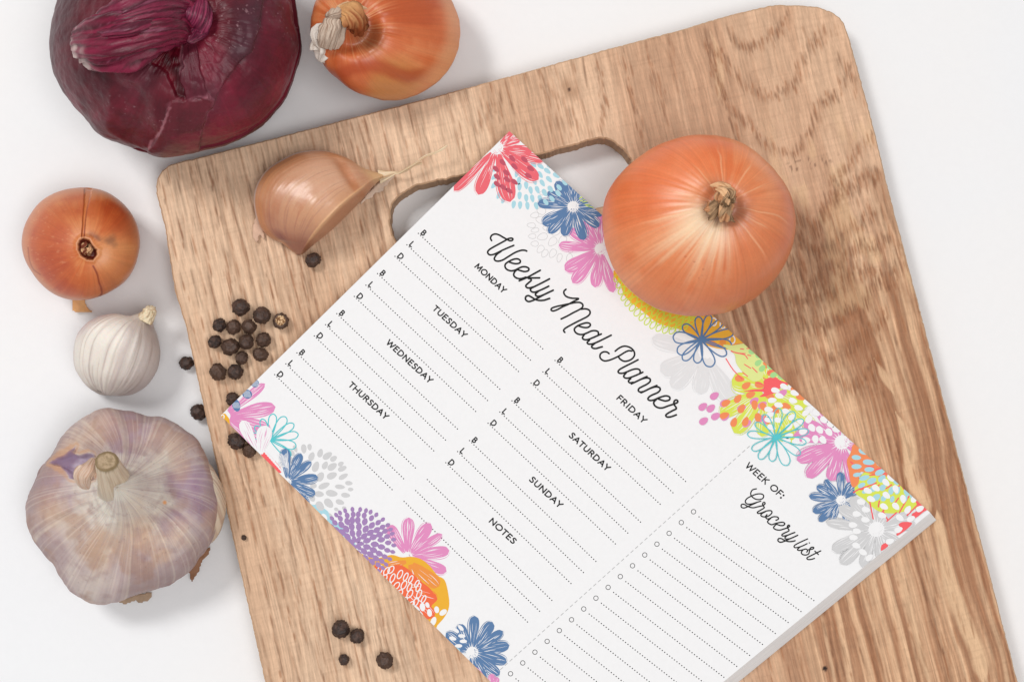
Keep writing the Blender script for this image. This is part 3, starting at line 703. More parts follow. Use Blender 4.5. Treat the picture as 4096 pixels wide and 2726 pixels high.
# ---- red onion
def red_onion():
    Z1 = lambda pts: zc((100, 0), 1.96, pts)
    out = Z1([(188, 250), (190, 400), (215, 540), (260, 650), (330, 780), (400, 890), (480, 970), (560, 1050), (680, 1120), (830, 1180), (960, 1205), (1060, 1232), (1150, 1238), (1300, 1225), (1400, 1200), (1560, 1160), (1700, 1100), (1850, 1000), (1960, 880), (2060, 750), (2120, 620), (2150, 480), (2165, 300), (2150, 120), (2110, 0), (2040, -190), (1900, -400), (1700, -570), (1450, -680), (1177, -715), (900, -670), (650, -550), (430, -370), (290, -170), (235, 0), (205, 120)])
    cen = Z1([(1177, 270)])[0]; pole = Z1([(1260, 210)])[0]
    inner = Z1([(1885, -60), (1860, 100), (1850, 200), (1800, 330), (1780, 400), (1700, 470), (1630, 560), (1560, 660), (1500, 760), (1480, 830), (1430, 880), (1400, 1000), (1380, 1100), (1370, 1260), (2300, 1260), (2300, -200)])
    core = Z1([(940, 330), (960, 430), (990, 500), (1060, 540), (1110, 580), (1150, 680), (1190, 760), (1260, 780), (1250, 700), (1215, 640), (1220, 560), (1250, 520), (1220, 460), (1240, 360), (1300, 300), (1350, 250), (1300, 180), (1150, 250), (1020, 290)])
    strip = Z1([(1260, 780), (1250, 700), (1215, 640), (1220, 560), (1250, 520), (1225, 460), (1240, 360), (1290, 300), (1345, 320), (1360, 430), (1370, 540), (1400, 620), (1440, 760)])
    flap = Z1([(1155, 792), (1300, 782), (1430, 765), (1490, 790), (1470, 850), (1430, 880), (1400, 1000), (1370, 1110), (1365, 1230), (1000, 1235), (960, 1170), (1010, 1120), (1060, 1040), (1100, 930), (1115, 850)])
    def dsp(F, p, X, Y):
        up = F['ct'] > 0
        w1 = 5*fbm(p*500, 3, 61)
        q = -.0007*(1-sst(-3, 3, sdf(X, Y, inner)+w1))*up
        q += -.0011*(1-sst(-3, 3, sdf(X, Y, core)+w1))*up
        q += .0007*(1-sst(-3, 3, sdf(X, Y, strip)+w1))*up
        q += .0006*(1-sst(-3, 3, sdf(X, Y, flap)+w1))*up
        # dimples and wrinkles in the dry outer skin
        q += -.0016*sst(.1, .7, fbm(p*70, 2, 62))*up
        q += .0022*(np.abs(fbm(p*np.array([110, 110, 160]), 3, 63))-.2)*(1-sst(.2, .9, F['s']))*up
        q += .0005*fbm(p*40, 2, 64)+.00028*fbm(p*300, 3, 65)+.0002*ang(F, 20, 4.5, 3, 76)*(1-sst(.5, .85, F['s']))*up*sst(.05, .2, F['s'])
        q += .00035*np.sin(F['a']*9+2*np.sin(F['a']*3))*sst(.5, .9, F['s'])
        return q
    def zsh(s, a, ct): return (ct > 0)*(-.006*np.exp(-(s/.22)**2))
    pos, F = blob(cen, out, pole, 0.0, .057, .47, 680, 340, zsh, dsp, pw=1.0)
    X, Y, a, s = F['X'], F['Y'], F['a'], F['s']; up = (F['ct'] > 0)*1.0
    w1 = 5*fbm(pos*500, 3, 61); n1 = fbm(pos*60, 4, 66); n2 = ang(F, 8, 1.0, 4, 67)
    c = np.tile(lin((94, 26, 42)), X.shape+(1,))
    c = mixc(c, lin((64, 24, 36)), sst(-.2, .4, n1+.3*n2)*.8)
    c = mixc(c, lin((122, 38, 62)), sst(.05, .55, -n1+.3*n2)*.7)
    hz = sst(.15, .6, fbm(pos*38, 3, 68)); c = mixc(c, lin((92, 58, 76)), hz*.18)
    di = 1-sst(-3, 3, sdf(X, Y, inner)+w1)
    ci = mixc(np.tile(lin((122, 26, 54)), X.shape+(1,)), lin((94, 20, 42)), sst(-.3, .4, n1)); ci = ci*(1+.12*fbm(pos*500, 3, 69)[..., None])
    c = c*(1-(di*up)[..., None])+ci*(di*up)[..., None]
    U = lambda px, py: np.hypot((X-100)*1.96-px, Y*1.96-py)
    # dark bluish bloom along the boundary and down the left rim
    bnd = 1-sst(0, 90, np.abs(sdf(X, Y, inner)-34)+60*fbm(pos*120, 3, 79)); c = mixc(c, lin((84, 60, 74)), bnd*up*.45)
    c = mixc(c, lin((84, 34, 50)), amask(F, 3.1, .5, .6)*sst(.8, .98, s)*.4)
    c = mixc(c, lin((126, 72, 90)), (1-sst(60, 260, U(880, 580)+120*n1))*.35)
    ccore = mixc(np.tile(lin((122, 14, 42)), X.shape+(1,)), lin((70, 12, 26)), sst(-.2, .3, fbm(pos*140, 3, 70)))
    dc = (1-sst(-3, 3, sdf(X, Y, core)+w1))*up; c = c*(1-dc[..., None])+ccore*dc[..., None]
    ds = (1-sst(-3, 3, sdf(X, Y, strip)+w1))*up; c = mixc(c, lin((92, 34, 52)), ds*.9)
    df = (1-sst(-3, 3, sdf(X, Y, flap)+w1))*up
    cf = mixc(np.tile(lin((98, 36, 50)), X.shape+(1,)), lin((124, 38, 62)), sst(.0, .5, fbm(pos*150, 3, 71)))
    c = c*(1-df[..., None])+cf*df[..., None]
    # torn pale edges
    for poly, k in ((core, .6), (strip, .5), (flap, .3)):
        d = sdf(X, Y, poly)+w1
        c = mixc(c, lin((150, 100, 116)), (1-sst(1, 7, np.abs(d-2)+12*fbm(pos*420, 2, 77)))*up*k*sst(-.05, .35, fbm(pos*160, 2, 72)))
    ln = crom(Z1([(1135, 850), (1100, 930), (1070, 1010), (1040, 1060), (990, 1110), (970, 1170)]), 12)
    dd = np.min([np.hypot(X-x, Y-y) for x, y in ln], 0); c = mixc(c, lin((160, 112, 124)), (1-sst(1, 8, dd+2*w1))*up*.7)
    c = c*(1+.16*ang(F, 50, .8, 2, 73)[..., None]*up[..., None])
    c = c*(.90+.24*fbm(pos*210, 4, 78)[..., None])*np.array([1.06, .82, .80])
    # dust specks
    sp = sst(.58, .68, fbm(pos*1500, 2, 74))*sst(.0, .4, fbm(pos*50, 2, 75)); c = mixc(c, lin((180, 140, 146)), sp*up*.5)
    e = empty("red_onion", P(cen[0], cen[1], 0))
    put_blob("papery_skin", pos, c, M_RED, e)
    def hit(px, py):
        d = (X-px)**2+(Y-py)**2+(1-up)*1e9; i = np.unravel_index(np.argmin(d), d.shape); return pos[i][2]
    def zs(px, py): return P(*Z1([(px, py)])[0], 0)
    def path(pp): 
        o = []
        for px, py, dz in pp:
            q = Z1([(px, py)])[0]; o.append(P(q[0], q[1], hit(*q)+dz))
        return o
    # the thick twisted stalk: a stack of overlapping fibrous leaves
    specs = [([(1340, 190, -.001), (1200, 150, .003), (1000, 170, .0055), (780, 240, .006), (600, 300, .0055), (450, 345, .004)], [.004, .0085, .0100, .0095, .0088, .0062], .62, 13, (122, 24, 56), (76, 12, 32), 31),
             ([(1330, 60, .001), (1180, 60, .005), (1000, 90, .008), (800, 150, .0095), (620, 210, .0085), (500, 250, .0065)], [.003, .0060, .0070, .0060, .0045, .0016], .55, 9, (122, 34, 62), (74, 16, 36), 32),
             ([(1300, 200, .002), (1150, 215, .005), (950, 250, .007), (760, 310, .007), (600, 370, .0055), (500, 425, .0035)], [.003, .0045, .0040, .0036, .0030, .0008], .55, 8, (110, 30, 54), (58, 12, 28), 33),
             ([(1380, 20, -.001), (1370, 130, .003), (1330, 230, .003), (1270, 330, .001)], [.003, .0042, .0040, .0008], .6, 7, (138, 46, 78), (86, 22, 48), 34)]
    for pp, rr, fl, rd, ca, cb, sd in specs:
        q, f = tube(path(pp), np.array(rr)*.88, 180, 10, fl, rd*1.3, .03, .55, sd, fine=.10, capin=.004, twist=.6)
        cc = mixc(np.tile(lin(ca), f['L'].shape+(1,)), lin(cb), sst(-.25, .3, f['fib']))
        cc = mixc(cc, lin((176, 96, 126)), sst(.34, .6, f['fib'])*.35)
        tip = sst(.80, .98, f['L']+.12*fbm(q*250, 2, sd))
        cc = mixc(cc, lin((206, 186, 180)), tip*sst(-.05, .35, fbm(q*190, 3, sd+1))*.8)
        put_tube("dried_stalk_leaf", q, cc, M_RED, e)
    for j, pp in enumerate([[(520, 250, .004), (470, 300, .005), (430, 330, .004), (365, 325, .002)], [(560, 430, .002), (530, 465, .002), (505, 472, .001)], [(640, 390, .004), (700, 370, .005), (760, 350, .004)], [(1010, 285, .007), (985, 300, .008), (960, 320, .006)]]):
        q, f = tube(path(pp), [.0006, .0013, .0011, .0001], 24, 6, .4, 4, .3, .4, 44+j)
        put_tube("stalk_tip", q, np.tile(lin(((196, 168, 150), (222, 206, 180))[j % 2]), f['L'].shape+(1,))*(1+.3*f['fib'][..., None]), M_DRY, e)
    return tag(e, "big flattened dark red onion with a thick twisted stalk, cut by the photo's top edge", "red onion")
red_onion()

# ---- whole garlic bulb
def garlic_bulb():
    Z6 = lambda pts: zc((50, 1600), 1.8444, pts)
    out = Z6([(100, 800), (110, 700), (150, 620), (190, 530), (260, 430), (330, 300), (400, 220), (480, 150), (580, 100), (700, 83), (850, 95), (980, 140), (1080, 148), (1200, 195), (1290, 260), (1360, 330), (1400, 400), (1440, 500), (1480, 600), (1500, 720), (1510, 820), (1500, 920), (1480, 1020), (1450, 1090), (1380, 1160), (1300, 1270), (1200, 1340), (1100, 1385), (980, 1420), (850, 1460), (730, 1485), (600, 1480), (500, 1440), (420, 1370), (370, 1300), (300, 1200), (210, 1100), (140, 1000), (110, 900)])
    cen = Z6([(800, 790)])[0]; pole = Z6([(770, 640)])[0]
    tear = Z6([(272, 462), (330, 420), (400, 385), (465, 338), (455, 375), (440, 392), (500, 402), (560, 388), (600, 400), (604, 480), (600, 580), (560, 590), (545, 540), (500, 500), (465, 560), (455, 580), (420, 572), (400, 535), (350, 490)])
    lobes = [(-.25, .16), (.62, .15), (1.35, .13), (2.15, .16), (2.95, .15), (3.7, .15), (4.45, .15), (5.3, .14)]
    def dsp(F, p, X, Y):
        a, s = F['a'], F['s']; up = F['ct'] > 0; q = 0*a
        for a0, _ in lobes:
            d = np.abs((a-a0-.4+np.pi) % TAU-np.pi); q = q-.0009*np.exp(-(d/.2)**2)*sst(.25, .7, s)*(1-sst(.8, 1.0, s)*.8)
        q += .0007*ang(F, 5, 1.2, 2, 81)*sst(.1, .4, s)+.0006*fbm(p*70, 3, 82)
        q += .00010*ang(F, 26, .6, 2, 83)
        q += -.0016*(1-sst(-5, 2, sdf(X, Y, tear)+5*fbm(p*500, 2, 84)))*up
        return q
    def zsh(s, a, ct): return (ct > 0)*(.0120*np.exp(-(s/.20)**1.4)+.0040*np.exp(-(s/.35)**2)-.002*np.exp(-((s-.45)/.2)**2))
    pos, F = blob(cen, out, pole, 0.0, .031, .48, 640, 320, zsh, dsp, pw=1.0)
    X, Y, a, s = F['X'], F['Y'], F['a'], F['s']; up = (F['ct'] > 0)*1.0
    U = lambda px, py: np.hypot((X-50)*1.8444-px, (Y-1600)*1.8444-py)
    n1 = fbm(pos*60, 4, 85); n2 = ang(F, 9, .6, 4, 86); n3 = fbm(pos*180, 4, 87)
    c = np.tile(lin((198, 184, 176)), X.shape+(1,))
    c = mixc(c, lin((184, 164, 164)), sst(-.35, .35, n1+.25*n2+.9*(s-.6))*.9)
    c = mixc(c, lin((228, 222, 208)), sst(-.3, .4, -n1+.35*n2)*(1-sst(.2, .8, s))*.9)
    pu = lin((146, 116, 138))
    for px, py, r in ((840, 220, 330), (780, 360, 110), (1350, 620, 260), (1250, 640, 160), (1450, 760, 160), (250, 560, 240), (420, 720, 130), (1150, 900, 120)):
        c = mixc(c, pu, (1-sst(0, r*1.15, U(px, py)+150*n3+50*n2))*.72)
    tan_ = lin((212, 172, 132))
    for px, py, r in ((640, 160, 230), (280, 780, 230), (640, 1080, 200), (950, 950, 220), (1000, 1100, 150), (440, 330, 170), (250, 520, 150), (1230, 1000, 160), (1500, 900, 90)):
        c = mixc(c, tan_, (1-sst(0, r*1.15, U(px, py)+150*n3-50*n2))*.40)
    c = mixc(c, lin((142, 112, 112)), sst(.25, .6, n3+.4*n2)*sst(.3, .6, s)*.45)
    c = mixc(c, lin((152, 130, 128)), sst(.72, 1, s)*sst(-.5, .4, n1)*.7)
    br = sst(.05, .4, fbm(pos*110, 4, 100))*sst(.25, .6, s); c = mixc(c, lin((166, 128, 104)), br*.55)
    ve = sst(.25, .6, ang(F, 14, .7, 3, 88)); c = mixc(c, lin((232, 220, 202)), ve*.3*up)
    vd = sst(.3, .6, ang(F, 20, .7, 3, 89)); c = mixc(c, lin((158, 136, 140)), vd*.3*up)
    mo = sst(-.1, .5, fbm(pos*np.array([260, 260, 500]), 5, 96)+.3*n1); c = mixc(c, lin((156, 128, 126)), mo*.42)
    fr = sst(.1, .5, ang(F, 48, 1.2, 3, 97)); c = mixc(c, lin((240, 228, 210)), fr*.2*up)
    fr = sst(.15, .55, ang(F, 60, 1.6, 3, 98)); c = mixc(c, lin((150, 126, 128)), fr*.3*up)
    c = c*(1+.05*ang(F, 70, .3, 2, 90)[..., None])
    c = mixc(c, lin((220, 150, 90)), (1-sst(10, 26, U(1122, 752)+10*n3))*.9)
    sp = sst(.62, .72, fbm(pos*1300, 2, 91)); c = mixc(c, lin((130, 98, 92)), sp*.35)
    d = sdf(X, Y, tear)+5*fbm(pos*500, 2, 84)
    pin = mixc(np.tile(lin((140, 116, 140)), X.shape+(1,)), lin((192, 176, 192)), sst(-.1, .4, n3)*sst(350, 550, (X-50)*1.8444))
    k = (1-sst(-3, 0, d))*up; c = c*(1-k[..., None])+pin*k[..., None]
    c = mixc(c, lin((200, 150, 108)), (1-sst(1, 14, np.abs(d-8)+16*n3))*up*.55)
    e = empty("garlic_bulb", P(cen[0], cen[1], 0))
    put_blob("papery_skin", pos, c, M_GARLIC, e)
    zt = pos[0].mean(0)[2]
    st = [P(*Z6([b])[0], z) for b, z in (((785, 668), zt-.030), ((778, 645), zt-.018), ((756, 600), zt-.008), ((722, 520), zt-.0005), ((702, 468), zt+.0035), ((697, 450), zt+.0047))]
    q, f = tube(st, [.0062, .0056, .0045, .0035, .0031, .0029], 140, 9, 1, 13, .004, .05, 11, fine=.018, capin=.0004)
    cc = mixc(np.tile(lin((208, 190, 166)), f['L'].shape+(1,)), lin((190, 168, 142)), sst(-.1, .4, f['fib']))
    cc = mixc(cc, lin((214, 202, 186)), (1-sst(.15, .55, f['L']))*.7)
    cc = mixc(cc, lin((150, 132, 104)), sst(.80, .96, f['L']+.06*f['fib'])*.8)
    cc[-1] = lin((140, 118, 92))
    put_tube("stem", q, cc, M_GARLIC, e)
    # cut face of the stem: a pith disc with a rim
    top = q[-2]; ctr = top.mean(0)
    nr, na = 18, 60; rr_ = (np.arange(nr)/(nr-1))[:, None]; idx_ = (np.arange(na)*top.shape[0]//na)
    ring = ctr+(top[idx_]-ctr)[None]*(rr_*1.02)[..., None]
    ring = ring+np.array([0, 0, 1])*(.0005+.0004*fbm(ring*900, 3, 92)+.0005*np.exp(-((rr_-.85)/.1)**2))[..., None]
    rc = mixc(np.tile(lin((176, 154, 126)), (nr, na, 1)), lin((136, 116, 86)), np.clip(sst(.72, .85, rr_+.05*fbm(ring*900, 2, 93))*(1-sst(.97, 1.0, rr_)*0)+.5*sst(0, .4, fbm(ring*1500, 2, 94)), 0, 1))
    mkobj("cut_end", ring, gridfaces(nr, na)[:, ::-1], M_DRY, e, rc)
    # torn curl of skin beside the stem
    st = [P(*Z6([b])[0], zt+z) for b, z in (((600, 430), -.004), ((560, 500), -.001), ((520, 560), -.001), ((530, 620), -.003), ((560, 655), -.006))]
    q, f = tube(st, [.0008, .0020, .0025, .0018, .0003], 60, 8, .35, 9, .04, .35, 12, fine=.1)
    cc = mixc(np.tile(lin((208, 184, 166)), f['L'].shape+(1,)), lin((180, 142, 116)), sst(-.1, .4, f['fib']))
    put_tube("skin_curl", q, cc, M_GARLIC, e)
    # inner clove showing at the right
    o2 = Z6([(1400, 480), (1470, 520), (1520, 600), (1555, 700), (1563, 790), (1550, 880), (1520, 970), (1480, 1050), (1420, 1090), (1340, 1000), (1300, 780), (1330, 600)])
    p2, F2 = blob(Z6([(1440, 790)])[0], o2, Z6([(1400, 560)])[0], .002, .020, .5, 120, 60)
    cc = mixc(np.tile(lin((222, 206, 184)), F2['s'].shape+(1,)), lin((186, 158, 138)), sst(-.2, .4, ang(F2, 9, .5, 3, 95)))
    put_blob("clove", p2, cc, M_GARLIC, e)
    scrap("skin_scrap", Z6([(1290, 1262), (1345, 1170), (1400, 1120), (1458, 1085), (1440, 1140), (1400, 1180), (1385, 1210), (1375, 1260), (1350, 1290), (1325, 1335), (1310, 1310), (1318, 1265)]), .0010, M_PAPER_SKIN, lin((146, 104, 76)), e, seed=5)
    scrap("skin_scrap", Z6([(770, 1480), (850, 1455), (930, 1430), (1026, 1415), (1020, 1450), (995, 1482), (930, 1490), (915, 1470), (830, 1503)]), .0010, M_PAPER_SKIN, lin((168, 142, 118)), e, seed=6)
    return tag(e, "whole purple-streaked garlic bulb with its cut stem upright, at the board's left side", "garlic bulb", "garlic")
garlic_bulb()
# ------------------------------------------------------------------ lofted cloves
def resamp(pts, n):
    p = crom(pts, 8); d = np.concatenate([[0], np.cumsum(np.hypot(*np.diff(p, axis=0).T))]); d /= d[-1]
    q = np.linspace(0, 1, n)
    return np.stack([np.interp(q, d, p[:, 0]), np.interp(q, d, p[:, 1])], 1)
def loft(Lp, Rp, zlow, zmid, hfun, keel, nv=220, nu=240, pexp=(2.2, 1.35), disp=None):
    L = resamp(Lp, nv); R = resamp(Rp, nv); s = np.linspace(0, 1, nv)[:, None]
    v = np.arange(nu)/nu
    u = np.where(v < .5, v*2, 2-v*2)[None]          # out over the top, back underneath
    u = .5-.5*np.cos(np.pi*u); topside = (v < .5)[None]
    wl = np.clip((keel-u)/keel, 0, 1); wr = np.clip((u-keel)/(1-keel), 0, 1)
    prof = np.where(u < keel, np.sqrt(np.clip(1-wl**pexp[0], 0, 1)), np.clip(1-wr**pexp[1], 0, 1)**.75)
    prof = prof*0+prof
    um = np.sqrt(np.clip(1-np.abs(2*u-1)**2.4, 0, 1))
    h = hfun(s)
    zm = zlow+(zmid-zlow)*np.clip(h/h.max(), .12, 1)
    z = np.where(topside, zm+h*prof, zm-(zm-zlow)*um)
    px = L[:, None, :]*(1-u[..., None])+R[:, None, :]*u[..., None]
    pos = P(px[..., 0], px[..., 1], zm+0*u); pos[..., 2] = z
    F = dict(s=s+0*u, u=u+0*s, top=topside+0*s, X=px[..., 0], Y=px[..., 1])
    if disp is not None:
        pos[..., 2] += disp(F, pos)
    return pos, F
def clove():
    Z3 = lambda pts: zc((950, 500), 2.6133, pts)
    Lp = Z3([(1600, 515), (1540, 512), (1440, 492), (1300, 445), (1180, 365), (1040, 303), (900, 273), (750, 272), (600, 300), (450, 372), (320, 460), (232, 570), (185, 680), (172, 790), (185, 920), (215, 1030), (275, 1120), (360, 1190), (450, 1225), (545, 1300), (620, 1352)])
    Rp = Z3([(1600, 530), (1545, 545), (1450, 605), (1395, 665), (1330, 745), (1230, 855), (1140, 945), (1040, 1045), (950, 1125), (850, 1205), (760, 1280), (700, 1335), (660, 1358)])
    hf = lambda s: .0088*np.clip(np.sin(np.pi*np.clip(s, 0, 1)**1.15), 0, 1)**.75+.0008
    def dsp(F, p):
        s, u = F['s'], F['u']
        return F['top']*(-.0010*np.exp(-((s-.25-.06*u)/.035)**2)*sst(.05, .3, u)*(1-sst(.7, .9, u))+.00006*fbm(st3(u*40, s*4, 1), 3, 6)+.0004*fbm(p*130, 2, 7))
    pos, F = loft(Lp, Rp, TB, TB+.0062, hf, .93, 260, 300, disp=dsp)
    s, u = F['s'], F['u']; sh = s.shape
    n1 = fbm(pos*130, 4, 8); st = fbm(st3(u*30, s*2.0, 3), 3, 9); st2 = fbm(st3(u*80, s*2.5, 4), 3, 10)
    c = np.tile(lin((200, 148, 112)), sh+(1,))
    c = mixc(c, lin((186, 126, 90)), sst(-.1, .5, n1+st)*.8)
    c = mixc(c, lin((218, 176, 148)), (1-sst(.0, .34, np.abs(s-.36)))*(1-sst(.3, .8, np.abs(u-.5)*2))*.6)
    c = mixc(c, lin((150, 96, 84)), sst(.58, .96, s+.06*n1)*.85)
    c = mixc(c, lin((138, 88, 84)), (1-sst(.01, .09, np.hypot(s-.88, (u-.32)*.5)+.03*n1))*.8)
    c = mixc(c, lin((196, 130, 84)), (1-sst(.10, .22, u+.04*n1))*.65)
    c = mixc(c, lin((206, 198, 198)), (1-sst(.006, .05, u+.012*n1))*sst(.16, .28, s)*(1-sst(.75, .85, s))*.85)
    c = mixc(c, lin((182, 112, 70)), (1-sst(.015, .05, np.abs(s-.245-.06*u+.01*n1)))*sst(.1, .4, u)*.6)
    c = mixc(c, lin((224, 186, 136)), (1-sst(.10, .20, s))*.75)
    c = mixc(c, lin((172, 116, 84)), sst(.92, .95, u)*sst(.2, .4, s)*.8)
    c = mixc(c, lin((228, 180, 132)), (1-sst(.008, .03, np.abs(u-.93)))*sst(.12, .3, s)*(1-sst(.8, .95, s))*.6)  # highlight along the keel, painted as a pale line
    lnm = sst(.22, .5, st2)*sst(.25, .4, s)*F['top']*(1-sst(.8, .86, u)); c = mixc(c, lin((150, 96, 84)), lnm*.35)
    c = c*(1+.05*st[..., None])
    e = empty("garlic_clove", P(*Z3([(700, 800)])[0], TB))
    mkobj("clove_skin", pos, gridfaces(*sh), M_CLOVE, e, c)
    q0 = [P(*Z3([b])[0], TB+z) for b, z in (((1480, 535), .0028), ((1560, 520), .0030), ((1640, 500), .0034), ((1690, 497), .0040), ((1790, 440), .0050), ((1880, 385), .0056), ((1960, 330), .0058), ((2060, 290), .0062), ((2130, 255), .0066), ((2190, 210), .0070))]
    q, f = tube(q0, [.0020, .0012, .0005, .0003, .00026, .00025, .0003, .0003, .00035, .0002], 30, 7, .6, 5, .15, .3, 14)
    cc = mixc(np.tile(lin((228, 206, 174)), f['L'].shape+(1,)), lin((184, 144, 104)), sst(-.1, .4, f['fib']))
    put_tube("stem_thread", q, cc, M_GARLIC, e)
    q0 = [P(*Z3([b])[0], TB+z) for b, z in (((1690, 505), .0036), ((1760, 475), .004), ((1850, 420), .0045), ((1930, 398), .0048))]
    q, f = tube(q0, [.0003, .0004, .0003, .0003], 20, 6, .4, 4, .15, .3, 15)
    put_tube("stem_thread", q, np.tile(lin((212, 184, 150)), f['L'].shape+(1,)), M_GARLIC, e)
    scrap("skin_scrap", Z3([(1300, 800), (1380, 700), (1440, 640), (1540, 560), (1640, 525), (1610, 570), (1570, 600), (1560, 630), (1500, 650), (1530, 670), (1500, 695), (1430, 705), (1400, 760), (1340, 780), (1290, 830)]), TB+.0006, M_PAPER_SKIN, lin((210, 186, 166)), e, lift=.001, seed=7, amp=.0006)
    scrap("skin_scrap", Z3([(195, 960), (225, 1040), (270, 1120), (280, 1190), (245, 1160), (235, 1110), (205, 1230), (170, 1180), (160, 1100), (175, 1000)]), TB+.0006, M_PAPER_SKIN, lin((206, 170, 146)), e, lift=.001, seed=8, amp=.0006)
    return tag(e, "single pinkish-tan garlic clove with a thin dry tail, lying on the board", "garlic clove", "garlic")
clove()
def solo_garlic():
    Z5 = lambda pts: zc((0, 700), 1.65, pts)
    Lp = Z5([(975, 878), (950, 900), (905, 922), (865, 934), (770, 916), (670, 932), (590, 972), (530, 1032), (502, 1100), (492, 1190), (500, 1270), (535, 1340), (585, 1400), (650, 1442), (690, 1452)])
    Rp = Z5([(1012, 885), (1020, 915), (1003, 975), (1030, 1060), (1050, 1150), (1046, 1230), (1020, 1310), (960, 1392), (880, 1442), (800, 1456), (730, 1454)])
    hf = lambda s: .0012+.0108*np.clip(np.sin(np.pi*np.clip(s, 0, 1)**.82), 0, 1)**.85
    def dsp(F, p):
        s, u = F['s'], F['u']
        return F['top']*(.00022*fbm(st3(u*12, s*1.3, 1), 2, 16)*sst(.1, .4, s)+.00028*fbm(st3(u*30, s*2, 1), 2, 17)+.0003*fbm(p*150, 2, 18))
    pos, F = loft(Lp, Rp, 0, .0112, hf, .5, 240, 300, pexp=(2.3, 2.3), disp=dsp)
    s, u = F['s'], F['u']; sh = s.shape
    n1 = fbm(pos*130, 4, 19); st = fbm(st3(u*22, s*1.5, 3), 3, 20); st2 = fbm(st3(u*48, s*2.5, 4), 3, 21)
    c = np.tile(lin((232, 224, 214)), sh+(1,))
    c = mixc(c, lin((208, 194, 188)), sst(.0, .6, st+.6*n1)*.7)
    c = mixc(c, lin((190, 174, 172)), sst(.55, .95, u)*.6)
    c = mixc(c, lin((204, 186, 184)), (1-sst(.02, .25, u))*sst(.15, .3, s)*(1-sst(.45, .6, s))*.8)
    c = mixc(c, lin((214, 192, 160)), (1-sst(.03, .12, s))*.7)
    c = mixc(c, lin((150, 128, 114)), sst(.2, .45, st2)*sst(.1, .3, s)*.35)
    c = mixc(c, lin((176, 160, 152)), sst(.80, .93, s+.05*n1-.25*np.clip(u-.35, 0, 1))*.75)
    sp = sst(.32, .5, fbm(pos*600, 2, 22))*sst(.80, .92, s-.2*np.clip(u-.3, 0, 1)); c = mixc(c, lin((84, 62, 50)), sp*.75)
    c = c*(1+.04*st2[..., None])
    e = empty("solo_garlic", P(*Z5([(770, 1180)])[0], 0))
    mkobj("papery_skin", pos, gridfaces(*sh), M_GARLIC, e, c)
    st_ = [P(*Z5([b])[0], z) for b, z in (((955, 960), .0125), ((975, 925), .0128), ((990, 898), .0135), ((996, 878), .0142))]
    q, f = tube(st_, [.0024, .0019, .0017, .0014], 48, 8, .9, 9, .08, .2, 17, fine=.08, capin=.0006)
    cc = mixc(np.tile(lin((226, 210, 180)), f['L'].shape+(1,)), lin((190, 164, 128)), sst(-.1, .4, f['fib']))
    put_tube("neck", q, cc, M_GARLIC, e)
    return tag(e, "small white single-clove garlic lying on its side below the small orange onion", "garlic", "garlic")
solo_garlic()

# ------------------------------------------------------------------ peppercorns
import bmesh
n = NT("black_pepper_skin"); c = n.obj()
col = n.mix(n.ss(n.noise(c, 2.2, 4), .35, .7), lin((50, 37, 33)), lin((88, 64, 54)))
ob_ = n.n('ShaderNodeObjectInfo').outputs['Random']; col = n.mix(n.ss(ob_, .2, 1.0), col, lin((104, 76, 58))); col = n.mix(.55, col, n.mix(n.ss(n.noise(c, 2.2, 4), .35, .7), lin((44, 33, 30)), lin((84, 60, 50))))
n.bump(n.noise(c, 6, 5), .00025)
M_PEP = n.out(col, .50, .5)
n = NT("pepper_pale_core"); c = n.obj()
M_CORE = n.out(n.mix(n.ss(n.noise(c, 4, 3), .42, .56), lin((222, 190, 150)), lin((130, 92, 60))), .8, .2)
bm = bmesh.new(); bmesh.ops.create_icosphere(bm, subdivisions=4, radius=1); bm.verts.ensure_lookup_table()
ICO = np.array([v.co[:] for v in bm.verts]); ICOF = np.array([[v.index for v in f.verts] for f in bm.faces]); bm.free()
def pepshape(seed, cut=False):
    r = np.random.default_rng(seed); k = 17+seed % 5
    cs = r.normal(size=(k, 3)); cs /= np.linalg.norm(cs, axis=1)[:, None]
    for _ in range(12):   # spread the wrinkle cells
        d = cs[:, None]-cs[None]; n2 = (d**2).sum(-1)+np.eye(k); cs += .05*(d/n2[..., None]**1.5).sum(1); cs /= np.linalg.norm(cs, axis=1)[:, None]
    ww = ICO+.16*np.stack([fbm(ICO*2.3, 2, seed), fbm(ICO*2.3+9, 2, seed), fbm(ICO*2.3+19, 2, seed)], 1)
    D = np.sort(np.linalg.norm(ww[:, None]-cs[None], axis=-1), axis=1)
    e = D[:, 1]-D[:, 0]
    rad = .91+.15*np.exp(-(e/.09)**2)-.06*np.exp(-(D[:, 0]/.25)**2)+.05*fbm(ICO*1.6, 2, seed+3)+.035*fbm(ICO*7, 3, seed+4)
    v = ICO*rad[:, None]*np.array([1, 1, .94])
    if cut:   # the top broken open
        h = np.hypot(v[:, 0], v[:, 1]); m = v[:, 2] > .52
        v[m, 2] = .52-.30*(1-sst(.35, .62, h[m]))+.10*fbm(ICO[m]*6, 2, 9)
    return v
PEPM = []
for sd in range(1, 8):
    me = bpy.data.meshes.new("peppercorn"); v = pepshape(sd)
    me.from_pydata([tuple(q) for q in v], [], [tuple(int(i) for i in f) for f in ICOF]); me.polygons.foreach_set("use_smooth", np.ones(len(ICOF), bool)); me.materials.append(M_PEP)
    PEPM.append(me)
vc = pepshape(9, True); mc = bpy.data.meshes.new("peppercorn")
mc.from_pydata([tuple(q) for q in vc], [], [tuple(int(i) for i in f) for f in ICOF]); mc.polygons.foreach_set("use_smooth", np.ones(len(ICOF), bool))
mc.materials.append(M_PEP); mc.materials.append(M_CORE)
